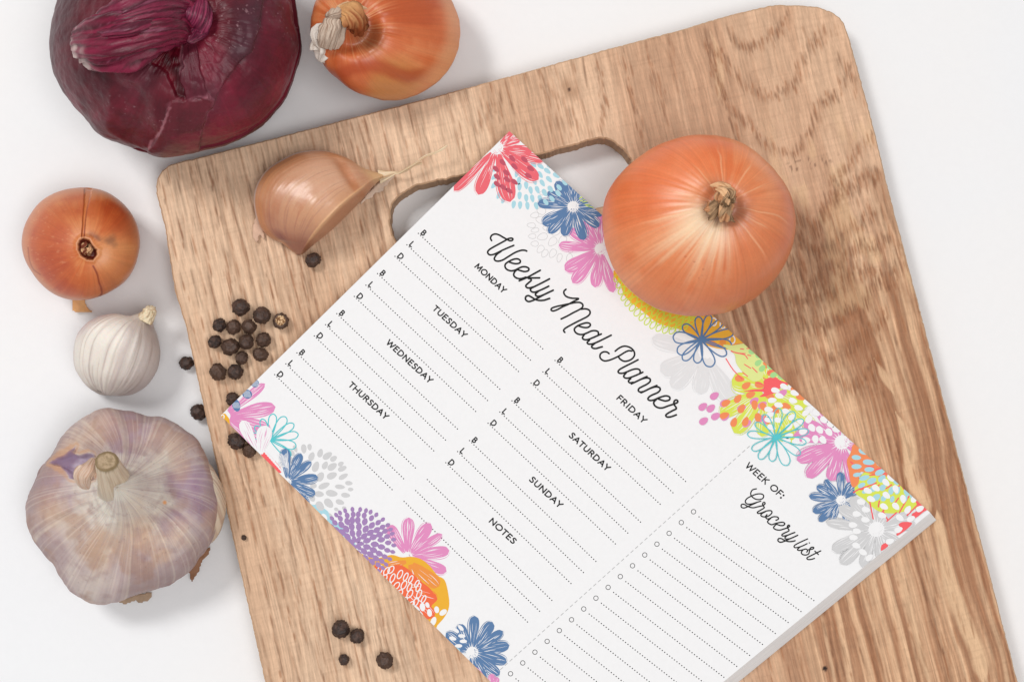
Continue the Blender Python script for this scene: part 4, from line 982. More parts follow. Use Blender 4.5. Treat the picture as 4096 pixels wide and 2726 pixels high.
fc = vc[ICOF].mean(1); mc.polygons.foreach_set("material_index", ((np.hypot(fc[:, 0], fc[:, 1]) < .60) & (fc[:, 2] > .1) & (ICO[ICOF].mean(1)[:, 2] > .5)).astype(np.int32))
A7 = lambda x, y, r: (700+x/2.09, 1150+y/2.09, r/2.09)
A5 = lambda x, y, r: (1200+x/2.021, 1950+y/2.021, r/2.021)
PEPS = [
 (A7(548, 165, 76), TB, "black peppercorn at the top of the pile beside the notepad"),
 (A7(725, 232, 77), TB, "large black peppercorn touching the pale split one's left side, top right of the pile"),
 (A7(885, 280, 72), TB, "split peppercorn showing its pale cream inside"),
 (A7(370, 313, 63), TB, "wrinkled peppercorn at the upper left of the pile"),
 (A7(490, 332, 66), TB, "brown-tinted peppercorn second in the pile's upper row"),
 (A7(620, 327, 67), TB, "peppercorn third in the pile's upper row, below the large one"),
 (A7(332, 452, 58), TB, "brownish peppercorn at the pile's far left edge"),
 (A7(463, 495, 77), TB, "largest smooth peppercorn in the pile, left of centre"),
 (A7(598, 452, 69), TB, "greyish peppercorn with a round scar in the middle of the pile"),
 (A7(740, 435, 67), TB, "black peppercorn at the right end of the pile's middle row"),
 (A7(715, 557, 66), TB, "brown peppercorn with a tan patch, lower right of the pile"),
 (A7(558, 588, 57), TB, "small brown peppercorn in the pile's lower middle"),
 (A7(360, 705, 74), TB, "blackest peppercorn, left one of the pair below the pile"),
 (A7(505, 702, 69), TB, "charcoal peppercorn, right one of the pair below the pile"),
 (A7(97, 630, 62), 0, "peppercorn on the white table beside the board, above the lone lower one"),
 (A7(198, 1040, 72), 0, "round peppercorn on the white table just above the garlic bulb"),
 (A7(482, 932, 64), TB, "peppercorn half hidden by the notepad's left corner, above the corner"),
 (A7(515, 1280, 74), TB, "peppercorn below the notepad's yellow-tipped left corner"),
 (A7(622, 1362, 60), TB, "small peppercorn tucked under the notepad's edge, lowest by the left corner"),
 ((1251.5, 1039.5, 33), TB, "lone peppercorn beside the garlic clove's base"),
 (A5(330, 1140, 79), TB, "largest peppercorn of the four at the board's bottom"),
 (A5(462, 1197, 61), TB, "peppercorn touching the largest one at the board's bottom"),
 (A5(355, 1388, 47), TB, "small shrivelled peppercorn at the board's bottom edge of the photo"),
 (A5(685, 1393, 69), TB, "brown faceted peppercorn, rightmost at the board's bottom"),
 ((975.5, 2149, 11), TB, "tiny pepper fragment alone on the board beside the garlic bulb"),
]
rp = random.Random(5)
for i, ((px, py, r), zb, lab) in enumerate(PEPS):
    me = mc if i == 2 else PEPM[i % 7]
    o = bpy.data.objects.new("peppercorn", me); COL.objects.link(o)
    rr = r*K(zb+.002); k3 = [rp.uniform(.93, 1.05) for _ in range(3)]; o.scale = (rr*k3[0], rr*k3[1], rr*k3[2])
    o.location = P(px, py, zb+rr*.92)
    if i == 2: o.rotation_euler = (0, .1, 1.0)
    else: o.rotation_euler = (rp.uniform(0, 6), rp.uniform(0, 6), rp.uniform(0, 6))
    tag(o, lab, "peppercorn", "black peppercorns")
# ------------------------------------------------------------------ notepad
QA, QB, QC, QD = (2037.5, 525), (3721, 2049), (883, 1660.5), (2385, 3140)     # corners of the top sheet in photo pixels
def ink(name, rgb, rough=.6):
    n = NT(name); c = n.obj(); f = n.m_('MULTIPLY_ADD', n.noise(c, 900, 3), .06, .97)
    return n.out(n.mix(1.0, lin(rgb), n.comb(f, f, f), 'MULTIPLY'), rough, .25)
INK = {}
for nm, rgb in dict(paper=(232, 232, 233), black=(12, 12, 13), red=(226, 100, 110), darkred=(184, 80, 98), pink=(217, 136, 184), blue=(86, 120, 162),
                    sky=(164, 207, 218), lime=(208, 219, 84), mesh=(200, 222, 70), yellow=(236, 176, 52), orange=(232, 136, 86), green=(160, 211, 138), palelime=(214, 223, 142),
                    grey=(200, 200, 201), palegrey=(217, 217, 218), teal=(82, 192, 198), purple=(158, 126, 176), ochre=(228, 170, 46), rust=(232, 102, 62), amber=(228, 142, 62), brightred=(236, 94, 98), dash=(176, 176, 177)).items():
    INK[nm] = ink("ink_"+nm if nm != 'paper' else "white_paper", rgb)
pad = empty("notepad", P(2385, 1850, TB))
tag(pad, "white meal planner notepad with bright printed flowers lying askew on the board", "notepad")
def cross(a, b, p): return (b[0]-a[0])*(p[1]-a[1])-(b[1]-a[1])*(p[0]-a[0])
QUAD = [QA, QB, QD, QC]
def clip(poly):
    for i in range(4):
        a, b = QUAD[i], QUAD[(i+1) % 4]
        d = [cross(a, b, p) for p in poly]
        if all(x >= 0 for x in d): continue
        if all(x < 0 for x in d): return []
        o = []
        for k in range(len(poly)):
            p, q, dp, dq = poly[k], poly[(k+1) % len(poly)], d[k], d[(k+1) % len(poly)]
            if dp >= 0: o.append(p)
            if (dp >= 0) != (dq >= 0):
                t = dp/(dp-dq); o.append(tuple(p[m]+(q[m]-p[m])*t for m in range(3)))
        poly = o
        if len(poly) < 3: return []
    return poly
class Art:
    """one printed motif; vertices are photo pixels plus an ink level"""
    base = .00001
    def __init__(s, o=(0, 0), sc=1.0):
        s.o, s.sc, s.f, s.m, s.lv = o, sc, [], [], 0.0
    def z(s, p): return np.array([(s.o[0]+q[0]/s.sc, s.o[1]+q[1]/s.sc) for q in p], float)
    def face(s, pts, mat, lv=None):
        lv = s.lv if lv is None else lv
        q = clip([(float(p[0]), float(p[1]), float(p[2]) if len(p) > 2 else lv) for p in pts])
        if len(q) >= 3: s.f.append(q); s.m.append(mat)
    def strip(s, A, B, mat, zs=None):
        for i in range(len(A)-1):
            z0, z1 = (s.lv, s.lv) if zs is None else (zs[i], zs[i+1])
            s.face([(*A[i], z0), (*A[i+1], z1), (*B[i+1], z1), (*B[i], z0)], mat)
    def stroke(s, pts, wd, mat, closed=False, n=6, ink_=True, dz=None):
        lv_ = s.lv; dz = (1.2e-7 if not closed else 0) if dz is None else dz
        p = crom(s.z(pts), n, closed)
        if closed: p = np.concatenate([p, p[:1]])
        k = [0]; 
        for i in range(1, len(p)):
            if np.hypot(*(p[i]-p[k[-1]])) > .8 or (closed and i == len(p)-1): k.append(i)
        p = p[k]
        if len(p) < 2: return
        t = np.gradient(p, axis=0)
        if closed: t[0] = t[-1] = p[1]-p[-2]
        t /= np.linalg.norm(t, axis=1)[:, None]+1e-9
        nn = np.stack([-t[:, 1], t[:, 0]], 1)*wd/2
        zs = s.lv+np.arange(len(p))*dz
        s.strip(p+nn, p-nn, mat, zs)
        if not closed:
            for e, sg in ((0, -1), (-1, 1)):
                a = np.linspace(-np.pi/2, np.pi/2, 7)
                c_ = p[e]+np.cos(a)[:, None]*t[e]*sg*wd/2+np.sin(a)[:, None]*nn[e]
                s.face([(*q, zs[e]) for q in c_], mat)
        s.lv = lv_+(len(p)*dz+.5e-6 if not closed else .35e-6)
    def ell(s, x, y, a, b, mat, rot=0, n=14, tear=0.0):
        c = s.z([(x, y)])[0]; th = np.arange(n)/n*TAU
        ux = np.cos(th)*a/s.sc; uy = np.sin(th)*b/s.sc*(1+tear*np.cos(th))
        cr, sr = math.cos(rot), math.sin(rot)
        s.face(np.stack([c[0]+ux*cr-uy*sr, c[1]+ux*sr+uy*cr], 1), mat)
    def poly(s, pts, mat, smooth=True):
        p = crom(s.z(pts), 4, True) if smooth else s.z(pts)
        for t in tessellate_polygon([[Vector((q[0], q[1], 0)) for q in p]]): s.face([p[i] for i in t], mat)
    def up(s, k=1): s.lv += .45e-6*k
    def build(s, name):
        if not s.f: return None
        base0 = Art.base
        V, Fc, Mi, mats = [], [], [], []
        for q, m in zip(s.f, s.m):
            if m not in mats: mats.append(m)
            i = len(V); V += q; Fc.append(list(range(i, i+len(q)))); Mi.append(mats.index(m))
        V = np.array(V); w_ = P(V[:, 0], V[:, 1], PZ+Art.base+V[:, 2])
        # make every face look up
        for k, f in enumerate(Fc):
            a, b, c_ = w_[f[0]], w_[f[1]], w_[f[2]]
            ar = sum(w_[f[i]][0]*w_[f[(i+1) % len(f)]][1]-w_[f[(i+1) % len(f)]][0]*w_[f[i]][1] for i in range(len(f)))
            if ar < 0: Fc[k] = f[::-1]
        Art.base += s.lv+1.2e-6
        if name.startswith(('printed_script', 'printed_word', 'printed_letter', 'dotted', 'tick', 'perf')): Art.base = base0
        o = mkobj(name, w_, Fc, [INK[m] for m in mats], pad, smooth=False, midx=Mi)
        return o
def fpet(t): return 1.22*t**.72*np.sqrt(np.clip(1-t**4.5, 0, 1))
def petal(A, c, tip, wd, mat, scr=7, seed=0, outline=True, white='paper', r0=.12):
    """hand-drawn petal: filled body, white scratches, loose contour line"""
    rnd = random.Random(seed)
    a = A.z([c])[0]; b = A.z([tip])[0]; d = b-a; L = np.hypot(*d); d /= L; nrm = np.array([-d[1], d[0]]); wd = wd/A.sc
    t = np.linspace(r0, 1, 17); f = fpet(t)*wd/2*.93
    wob = 1+.05*np.sin(t*9+seed)
    A.strip(a+d*(t*L)[:, None]+nrm*(f*wob)[:, None], a+d*(t*L)[:, None]-nrm*(f*wob)[:, None], mat)
    A.up()
    v = -.8
    while v < .8 and scr:
        v += rnd.uniform(.12, .30)*7/scr
        if v > .8: break
        for _ in range(rnd.choice((1, 1, 2))):
            t0 = rnd.uniform(r0+.04, .72); t1 = min(.955, t0+rnd.uniform(.14, .5))
            tt = np.linspace(t0, t1, 7); th = np.sin(np.linspace(.15, np.pi-.15, 7))*rnd.uniform(.8, 2.3)
            vv = v+.05*np.sin(tt*8+seed); m = a+d*(tt*L)[:, None]+nrm*(fpet(tt)*wd/2*vv)[:, None]
            A.strip(m+nrm*th[:, None]*.6, m-nrm*th[:, None]*.6, white); v += .10
    A.up()
    if outline:
        sg = rnd.choice((-1, 1)); A_ = []
        for tt in np.linspace(.45, 1.0, 9): A_.append(a+d*(tt*L*1.02)+nrm*sg*(fpet(min(tt, .999))*wd/2*1.12))
        p = np.array(A_); g_ = np.gradient(p, axis=0); g_ /= np.linalg.norm(g_, axis=1)[:, None]; nn = np.stack([-g_[:, 1], g_[:, 0]], 1)*np.sin(np.linspace(.1, 3.0, 9))[:, None]*1.3
        A.strip(p+nn, p-nn, mat); A.up()
def daisy(A, c, pets, mat, hub=0, scr=7, seed=0, hubmat='paper', outline=True, white='paper'):
    for i, p in enumerate(pets):
        A.lv0 = A.lv; petal(A, c, p[:2], p[2], mat, scr, seed*31+i, outline, white)
    if hub:
        rnd = random.Random(seed)
        for i in range(22):   # rays between the petals
            th = i/22*TAU+rnd.uniform(-.1, .1); r1 = hub*rnd.uniform(1.1, 1.6)
            A.face(A.z([(c[0]+math.cos(th-.09)*hub*.7, c[1]+math.sin(th-.09)*hub*.7), (c[0]+math.cos(th)*r1, c[1]+math.sin(th)*r1), (c[0]+math.cos(th+.09)*hub*.7, c[1]+math.sin(th+.09)*hub*.7)]), hubmat)
        A.up(); A.ell(c[0], c[1], hub*.85, hub*.8, hubmat, n=18); A.up()
        for i in range(26):
            th = rnd.uniform(-.9, 2.4); r1 = hub*rnd.uniform(.35, .8)
            A.ell(c[0]+math.cos(th)*r1, c[1]+math.sin(th)*r1, 4, 1.7, mat, th+1.5, n=6)
        A.up()
def loops(A, c, tips, wd, mat):
    for x, y, w_ in tips:
        d = np.array([x-c[0], y-c[1]], float); L = np.hypot(*d); d /= L; nn = np.array([-d[1], d[0]])
        pts = [tuple(np.array(c)+d*L*t+nn*sg*w_/2*fpet(min(t, .9999))) for sg, ts in ((1, (.02, .2, .4, .6, .78, .92)), (-1, (1.0, .92, .78, .6, .4, .2, .02))) for t in ts]
        pts[6] = tuple(np.array(c)+d*L)
        A.stroke(pts, wd, mat, n=3)

# the stack: sheets fanned slightly towards the long right-hand side
shift = np.array([.0027, -.0021, 0])*1.05
topv = [P(*q, PZ) for q in (QA, QB, QD, QC)]
botv = [p+shift-np.array([0, 0, PZ-TB-.0001]) for p in topv]
NS = 12; vs = []; fs = []
for k in range(NS+1):
    for a, b in zip(botv, topv):
        j = np.array([RNG.uniform(-1, 1), RNG.uniform(-1, 1), 0])*.00003*(0 < k < NS)
        vs.append(a+(b-a)*(k/NS)+j)
for k in range(NS):
    for i in range(4): fs.append((k*4+i, k*4+(i+1) % 4, (k+1)*4+(i+1) % 4, (k+1)*4+i))
fs.append((3, 2, 1, 0)); fs.append(tuple(NS*4+i for i in range(4)))
fs = [f[::-1] for f in fs]
n = NT("paper_stack"); c = n.obj(); X, Y, Z = n.sep(c)
sh_ = n.noise(n.scl(c, (60, 60, 5200)), 1, 2)
f = n.m_('MULTIPLY_ADD', n.ss(sh_, .35, .65), .12, .90); n.bump(n.noise(c, 700, 4), .00001)
M_STACK = n.out(n.mix(1.0, lin((240, 240, 240)), n.comb(f, f, f), 'MULTIPLY'), .65, .25)
st = mkobj("sheet_stack", vs, fs, M_STACK, pad, smooth=False)
bb = bmesh.new(); bb.from_mesh(st.data); bmesh.ops.recalc_face_normals(bb, faces=bb.faces); bb.to_mesh(st.data); bb.free()
A = Art(); A.face([QA, QB, QD, QC], 'paper'); A.build("top_sheet")

# ---- perforation, dotted rules, tick circles
A = Art()
p0, p1 = np.array((2999., 1782.)), np.array((2000., 2677.)); L_ = np.hypot(*(p1-p0)); d_ = (p1-p0)/L_; t = 0; n_ = np.array([-d_[1], d_[0]])
while t < L_+40:
    a = p0+d_*t; b = p0+d_*(t+15); A.face([a+n_*1.6, b+n_*1.6, b-n_*1.6, a-n_*1.6], 'dash'); t += 25
A.build("perforation")
LINES = [((1673.5, 933.2), (2170.9, 1393.9)), ((1627.6, 979.1), (2121.4, 1439.3)), ((1580, 1025), (2073.5, 1484.7)),
 ((1510.2, 1093.9), (1999, 1555.1)), ((1463.8, 1140.2), (1950, 1600.6)), ((1417.3, 1185), (1902.4, 1644.2)),
 ((1347.3, 1253.8), (1829.5, 1714.2)), ((1302, 1298), (1781.9, 1758.4)), ((1257.2, 1342.8), (1734.8, 1801.5)),
 ((1187.7, 1410.6), (1661.3, 1869.8)), ((1143.5, 1454.2), (1614.2, 1912.9)), ((1098.7, 1497.2), (1568.3, 1956.5)),
 ((2220.2, 1440.9), (2742, 1923.8)), ((2171.7, 1486.6), (2691.6, 1969)), ((2124.4, 1531.4), (2640.6, 2014.8)),
 ((2048, 1602), (2562, 2086.1)), ((1999.3, 1646.8), (2511, 2130)), ((1952.2, 1691.6), (2461.3, 2173.2)),
 ((1878.1, 1760.9), (2383.4, 2243.2)), ((1830.4, 1804.7), (2333.6, 2287.7)), ((1783.2, 1849.2), (2283.9, 2331.5)),
 ((1709.3, 1916.6), (2207.3, 2398.9)), ((1662.8, 1960.5), (2158.2, 2442.1)), ((1616.4, 2003.7), (2109.8, 2485.3))]
GL = []
for i in range(17):
    c_ = (2774.1-48.8*i, 2044.9+43.15*i)
    GL.append((c_, ((c_[0]+22, c_[1]+20.5), (3255.2-51.4*i, 2399.5+43.8*i))))
def dots(a, b, step=12.35):
    A = Art(); a, b = np.array(a), np.array(b); k = max(1, round(np.hypot(*(b-a))/step))
    for j in range(k+1):
        q = a+(b-a)*j/k; A.ell(q[0], q[1], 2.7, 2.7, 'black', n=7)
    A.build("dotted_line")
for a, b in LINES: dots(a, b)
for c_, (a, b) in GL:
    dots(a, b)
    A = Art(); A.stroke([(c_[0]+9*math.cos(t), c_[1]+9*math.sin(t)) for t in np.arange(12)/12*TAU], 2.6, 'black', True, 2); A.build("tick_circle")

# ---- capital lettering drawn as strokes (x to the right, y up, cap height 1)
def arc(cx, cy, rx, ry, a0, a1, n=9): return [(cx+rx*math.cos(math.radians(a0+(a1-a0)*i/(n-1))), cy+ry*math.sin(math.radians(a0+(a1-a0)*i/(n-1)))) for i in range(n)]
GLY = {
 'M': (1.02, [[(.08, .06), (.16, .94), (.51, .20), (.86, .94), (.94, .06)]]),
 'O': (1.0, [arc(.5, .5, .44, .44, 90, 450, 21)]),
 'N': (.86, [[(.1, .06), (.1, .93), (.76, .07), (.76, .94)]]),
 'D': (.86, [[(.1, .06), (.1, .93)]+[(.35, .93)]+arc(.35, .5, .43, .43, 80, -80, 11)+[(.35, .07), (.1, .07)]]),
 'A': (.84, [[(.05, .06), (.42, .94), (.79, .06)], [(.18, .34), (.66, .34)]]),
 'Y': (.74, [[(.04, .94), (.37, .46), (.70, .94)], [(.37, .46), (.37, .06)]]),
 'T': (.70, [[(.03, .92), (.67, .92)], [(.35, .92), (.35, .06)]]),
 'U': (.82, [[(.1, .94), (.1, .40)]+arc(.41, .38, .31, .32, 180, 360, 11)+[(.72, .40), (.72, .94)]]),
 'E': (.62, [[(.54, .93), (.1, .93), (.1, .07), (.55, .07)], [(.1, .52), (.50, .52)]]),
 'S': (.62, [[(.52, .84), (.40, .92), (.28, .93), (.14, .86), (.11, .72), (.2, .60), (.38, .50), (.51, .38), (.53, .23), (.44, .10), (.28, .06), (.14, .09), (.06, .15)]]),
 'W': (1.18, [[(.04, .94), (.31, .07), (.59, .90), (.87, .07), (1.14, .94)]]),
 'R': (.72, [[(.1, .06), (.1, .93), (.32, .93)]+arc(.34, .71, .23, .22, 85, -85, 9)+[(.32, .49), (.1, .49)], [(.36, .49), (.64, .06)]]),
 'F': (.58, [[(.1, .06), (.1, .93), (.54, .93)], [(.1, .50), (.49, .50)]]),
 'I': (.30, [[(.15, .06), (.15, .94)]]),
 'K': (.74, [[(.1, .06), (.1, .94)], [(.64, .94), (.14, .48)], [(.26, .58), (.68, .06)]]),
 'B': (.72, [[(.1, .07), (.1, .93), (.32, .93)]+arc(.33, .73, .20, .20, 85, -85, 8)+[(.32, .52)]+arc(.35, .295, .24, .225, 85, -85, 8)+[(.1, .07)], [(.1, .52), (.34, .52)]]),
 'L': (.58, [[(.1, .94), (.1, .07), (.54, .07)]]),
 'H': (.86, [[(.1, .06), (.1, .94)], [(.76, .06), (.76, .94)], [(.1, .5), (.76, .5)]]),
 ':': (.30, [[(.15, .10), (.15, .13)], [(.15, .62), (.15, .65)]]), ' ': (.36, [])}
def text(word, start, cap, angle=42.6, upang=44.5, wd=.22, track=.13, fit=None, name="printed_word"):
    A = Art(); u = np.array([math.cos(math.radians(angle)), math.sin(math.radians(angle))]); v = np.array([math.cos(math.radians(upang)), -math.sin(math.radians(upang))])
    tot = sum(GLY[ch][0] for ch in word)+track*(len(word)-1); sx = 1 if fit is None else fit/(tot*cap); x = 0
    for ch in word:
        for stp in GLY[ch][1]:
            pts = [tuple(np.array(start)+u*(x+q[0])*cap*sx+v*q[1]*cap) for q in stp]
            seg = []
            # corners stay sharp: straight runs, mitred by round joins
            P_ = np.array(pts)
            for i in range(len(P_)-1):
                A.stroke([tuple(P_[i]), tuple(P_[i+1])], wd*cap*(1.5 if ch == ':' else 1), 'black', n=1, dz=1e-7)
        x += GLY[ch][0]+track
    A.build(name)
for wd_, s_, cp, ft in [("MONDAY", (1896.5, 1068), 24.5, 156), ("TUESDAY", (1727.5, 1236), 24.5, 172), ("WEDNESDAY", (1542, 1372.5), 24.5, 238), ("THURSDAY", (1391, 1541), 24.5, 203), ("FRIDAY", (2463.7, 1594), 25, 148), ("SATURDAY", (2273.5, 1743.5), 25, 208), ("SUNDAY", (2114.5, 1919.5), 25, 166), ("NOTES", (1953.4, 2085), 25, 134)]:
    text(wd_, s_, cp, fit=ft)
text("WEEK OF:", (2978, 1864.5), 27.5, angle=41.5, upang=42.5, wd=.19, fit=196)
for i, (a, b) in enumerate(LINES[:21]):
    text("BLD"[i % 3], (a[0]+7, a[1]+1), 24, name="printed_letter")
# ---- script lettering
def script(strokes, o, sc, wd, name):
    A = Art(o, sc)
    for s_ in strokes: A.stroke(s_, wd, 'black', n=8)
    A.build(name)
TW = 7.2
o1, o2, o3, o4 = (1920, 900), (2150, 1120), (2380, 1350), (2930, 1800)
script([[(182, 243), (165, 205), (185, 160), (240, 140), (300, 155), (360, 190), (425, 225), (465, 245), (505, 240), (515, 215), (485, 205), (440, 215), (400, 240), (300, 295), (200, 350), (140, 390), (120, 430), (150, 465), (210, 460), (280, 430), (360, 390), (440, 355), (530, 318)],
 [(330, 412), (265, 458), (225, 520), (240, 555), (290, 565), (360, 545), (450, 490), (550, 430), (640, 397), (700, 395), (735, 408)],
 [(450, 575), (520, 600), (580, 605), (625, 590), (630, 555), (590, 530), (530, 535), (460, 565), (400, 610), (395, 660), (430, 700), (490, 717), (550, 705), (600, 680), (660, 655), (720, 655), (765, 680), (755, 715), (700, 728), (640, 715), (595, 700)],
 [(590, 690), (545, 730), (528, 775), (545, 810), (590, 835), (650, 838), (720, 815)],
 [(945, 708), (850, 760), (740, 820), (615, 873)], [(935, 827), (840, 828), (750, 830), (795, 845), (800, 870), (760, 905), (720, 945), (730, 975), (770, 985), (830, 970)],
 [(1090, 842), (980, 900), (880, 950), (810, 985), (790, 1015), (815, 1045), (860, 1050), (920, 1030), (1000, 995), (1078, 957)],
 [(910, 1040), (870, 1080), (885, 1110), (930, 1115), (1000, 1090), (1080, 1052), (1148, 1020)],
 [(1000, 1090), (900, 1145), (830, 1180), (760, 1198), (715, 1165), (720, 1120), (760, 1105), (810, 1130), (870, 1165), (930, 1180), (1000, 1177), (1050, 1162), (1092, 1148)]], o1, 3.92, TW, "printed_script_word")
script([[(447, 143), (415, 175), (420, 220), (460, 260), (540, 283), (645, 290), (560, 335), (480, 380), (400, 415), (310, 462), (250, 482), (215, 470), (225, 440), (290, 415), (400, 390), (500, 370), (600, 350), (670, 352), (710, 385), (700, 430), (640, 470), (560, 510), (470, 560), (370, 608)],
 [(680, 455), (760, 450), (815, 475), (822, 525), (780, 570), (700, 612), (600, 662), (500, 715), (430, 758), (410, 790), (430, 820)],
 [(640, 715), (710, 738), (780, 742), (825, 715), (820, 680), (770, 668), (700, 685), (630, 715), (580, 760), (590, 810), (640, 845), (710, 850), (780, 825), (850, 795), (910, 792), (950, 810), (955, 850)],
 [(735, 850), (705, 900), (730, 930), (790, 930), (870, 900), (950, 865), (1000, 843)], [(815, 940), (780, 975), (800, 1000), (860, 998), (940, 968), (1050, 915), (1155, 862)],
 [(900, 988), (850, 1035), (870, 1065), (920, 1070), (970, 1055), (1015, 1043)]], o2, 3.92, TW, "printed_script_word")
A = Art(o2, 3.92)
for s_ in ([(1480, 1110), (1430, 1105), (1370, 1130), (1290, 1180), (1200, 1225), (1110, 1258), (1040, 1262), (985, 1220), (985, 1160), (1030, 1125), (1085, 1125), (1122, 1150)], [(1218, 1112), (1270, 1070), (1330, 1040), (1390, 1035), (1460, 1060), (1510, 1110), (1522, 1170), (1490, 1225), (1430, 1260), (1360, 1270), (1300, 1240), (1272, 1205)]): A.stroke(s_, TW, 'black', n=8)
A.o = o3
for s_ in ([(675, 345), (580, 395), (470, 450), (390, 495), (362, 530), (385, 555), (440, 555), (510, 530), (590, 498), (660, 488), (705, 510), (705, 555)], [(490, 548), (450, 600), (475, 630), (530, 630), (620, 598), (690, 568), (750, 540)],
 [(560, 640), (525, 675), (545, 705), (600, 698)], [(570, 722), (660, 680), (740, 640), (815, 607)], [(700, 658), (770, 635), (830, 630), (865, 650), (860, 690), (810, 730), (740, 765), (690, 795), (680, 830), (710, 850), (760, 843)],
 [(722, 862), (800, 825), (880, 785), (970, 748)], [(860, 795), (930, 772), (980, 770), (1015, 785), (1020, 820), (980, 860), (900, 895), (850, 925), (830, 960), (860, 982), (920, 975), (990, 945), (1060, 920), (1120, 910), (1170, 930), (1168, 970), (1110, 990), (1050, 978), (985, 955)],
 [(960, 968), (922, 1010), (935, 1060), (990, 1095), (1060, 1098), (1140, 1070), (1230, 1040), (1290, 1015), (1295, 985), (1265, 975), (1240, 1000), (1240, 1045), (1275, 1107), (1210, 1145), (1140, 1185), (1110, 1215), (1130, 1240), (1180, 1240), (1230, 1225), (1275, 1207)]): A.stroke(s_, TW, 'black', n=8)
A.build("printed_script_word")
script([[(300, 481), (250, 495), (228, 540), (245, 580), (290, 610), (340, 615), (380, 600), (390, 565), (360, 545), (300, 548), (230, 575), (180, 605), (160, 640), (180, 668), (230, 672), (290, 655), (355, 635)],
 [(300, 655), (220, 690), (150, 720), (112, 710), (112, 680), (145, 675), (200, 705), (260, 718), (320, 705), (380, 690), (408, 668), (400, 650), (380, 660), (380, 690), (398, 718), (340, 755), (312, 775), (325, 790), (370, 780), (430, 758), (480, 755), (495, 775), (475, 805), (430, 830), (380, 830), (355, 812), (370, 790), (410, 768)],
 [(432, 805), (415, 830), (430, 855), (460, 855), (500, 835), (535, 830), (570, 838), (575, 860), (545, 875)], [(480, 850), (442, 885), (450, 910), (490, 930), (530, 918), (580, 905), (630, 900), (655, 915), (640, 938), (600, 940), (555, 925)],
 [(545, 928), (515, 965), (540, 990), (590, 998), (640, 985), (690, 968), (717, 948), (705, 935), (690, 948), (690, 970), (708, 1005), (650, 1035), (620, 1055), (632, 1072), (690, 1062), (740, 1042), (782, 1027)],
 [(680, 1070), (658, 1092), (672, 1110), (720, 1105), (770, 1085), (818, 1062)], [(770, 1085), (700, 1115), (650, 1138), (600, 1150), (570, 1130), (580, 1105), (615, 1105), (660, 1130), (710, 1142), (760, 1138), (787, 1130)]], o4, 3.135, 5.3, "printed_script_word")
script([[(942, 1108), (870, 1140), (800, 1175), (772, 1200), (785, 1218), (830, 1212), (880, 1195), (935, 1168)], [(850, 1208), (815, 1240), (835, 1253), (880, 1245), (920, 1235), (942, 1252), (930, 1275)], [(885, 1243), (863, 1278), (880, 1303), (920, 1310), (955, 1295), (965, 1260), (975, 1225), (1000, 1212), (1020, 1218), (1005, 1235), (955, 1243)], [(1107, 1258), (1050, 1285), (980, 1320), (935, 1345), (945, 1365), (985, 1365), (1028, 1352)], [(1033, 1262), (1077, 1303)], [(963, 1158), (967, 1159)]], o4, 3.135, 5.3, "printed_script_word")
# ---- printed flowers, rear ones first
Art.base = .000016
E = lambda: Art((1750, 500), 2.24)
A = E()
for x, y in [(860, 350), (925, 370), (985, 412), (1065, 452), (1000, 487), (920, 445), (870, 505), (940, 520), (730, 500), (795, 540), (735, 555), (835, 585), (895, 580), (960, 605), (1015, 575), (1080, 610), (1025, 660), (920, 660), (970, 700), (850, 658), (795, 655), (735, 632), (682, 713), (740, 718), (806, 724), (885, 725), (710, 435), (520, 395), (510, 465), (505, 540), (550, 630), (590, 670), (905, 300), (1010, 370)]:
    A.ell(x, y, 36, 19, 'sky', math.atan2(y-230, x-760), tear=-.25)
A.build("printed_seed_burst")
A = E()
for x, y, a, b, r in [(870, 808, 38, 24, -.2), (840, 898, 38, 22, .1), (873, 942, 36, 20, -.2), (848, 996, 34, 22, 0), (940, 1000, 46, 30, -.3), (870, 1063, 34, 24, 0), (922, 1112, 38, 27, -.8), (960, 1150, 38, 26, -1), (1030, 1045, 46, 32, -.8), (1032, 1150, 42, 28, -1), (1092, 1190, 40, 22, -1.3), (1180, 1190, 38, 24, -1.2), (925, 850, 44, 32, .2), (935, 610, 20, 18, 0), (930, 770, 40, 30, .2), (985, 920, 42, 28, 0), (1120, 1030, 42, 30, -.8), (1200, 1110, 40, 26, -1.1), (1060, 960, 40, 26, -.6)]:
    A.stroke([(x+a*math.cos(t)*math.cos(r)-b*math.sin(t)*(1+.25*math.cos(t))*math.sin(r), y+a*math.cos(t)*math.sin(r)+b*math.sin(t)*(1+.25*math.cos(t))*math.cos(r)) for t in np.arange(9)/9*TAU], 2.2, 'grey', True, 3)
A.build("printed_pebble_outlines")
A = E()
daisy(A, (1460, 1110), [(1085, 1075, 115), (1140, 1300, 150), (1210, 1415, 135), (1410, 1455, 130), (1575, 1500, 125), (1180, 935, 120), (1330, 840, 130), (1470, 790, 90)], 'pink', 62, 7, 3)
A.build("printed_flower")
A = E()
daisy(A, (530, 205), [(145, 590, 105), (365, 625, 140), (650, 690, 190), (905, 490, 165), (955, 322, 105), (850, 235, 120), (740, 130, 80), (680, 60, 80)], 'red', 70, 7, 1)
for x, y in [(670, 300), (585, 335), (780, 310), (690, 372), (618, 428), (835, 390), (525, 395), (625, 488), (535, 465), (535, 530), (590, 558), (645, 590), (815, 455), (690, 510)]:
    A.ell(x, y, 36, 20, 'darkred', math.atan2(y-200, x-900)*.3, tear=-.2)
A.up(); A.poly([(990, 350), (1020, 360), (1110, 440), (1170, 500), (1120, 470), (1050, 420), (1010, 385)], 'red')
A.build("printed_flower")
A = E()
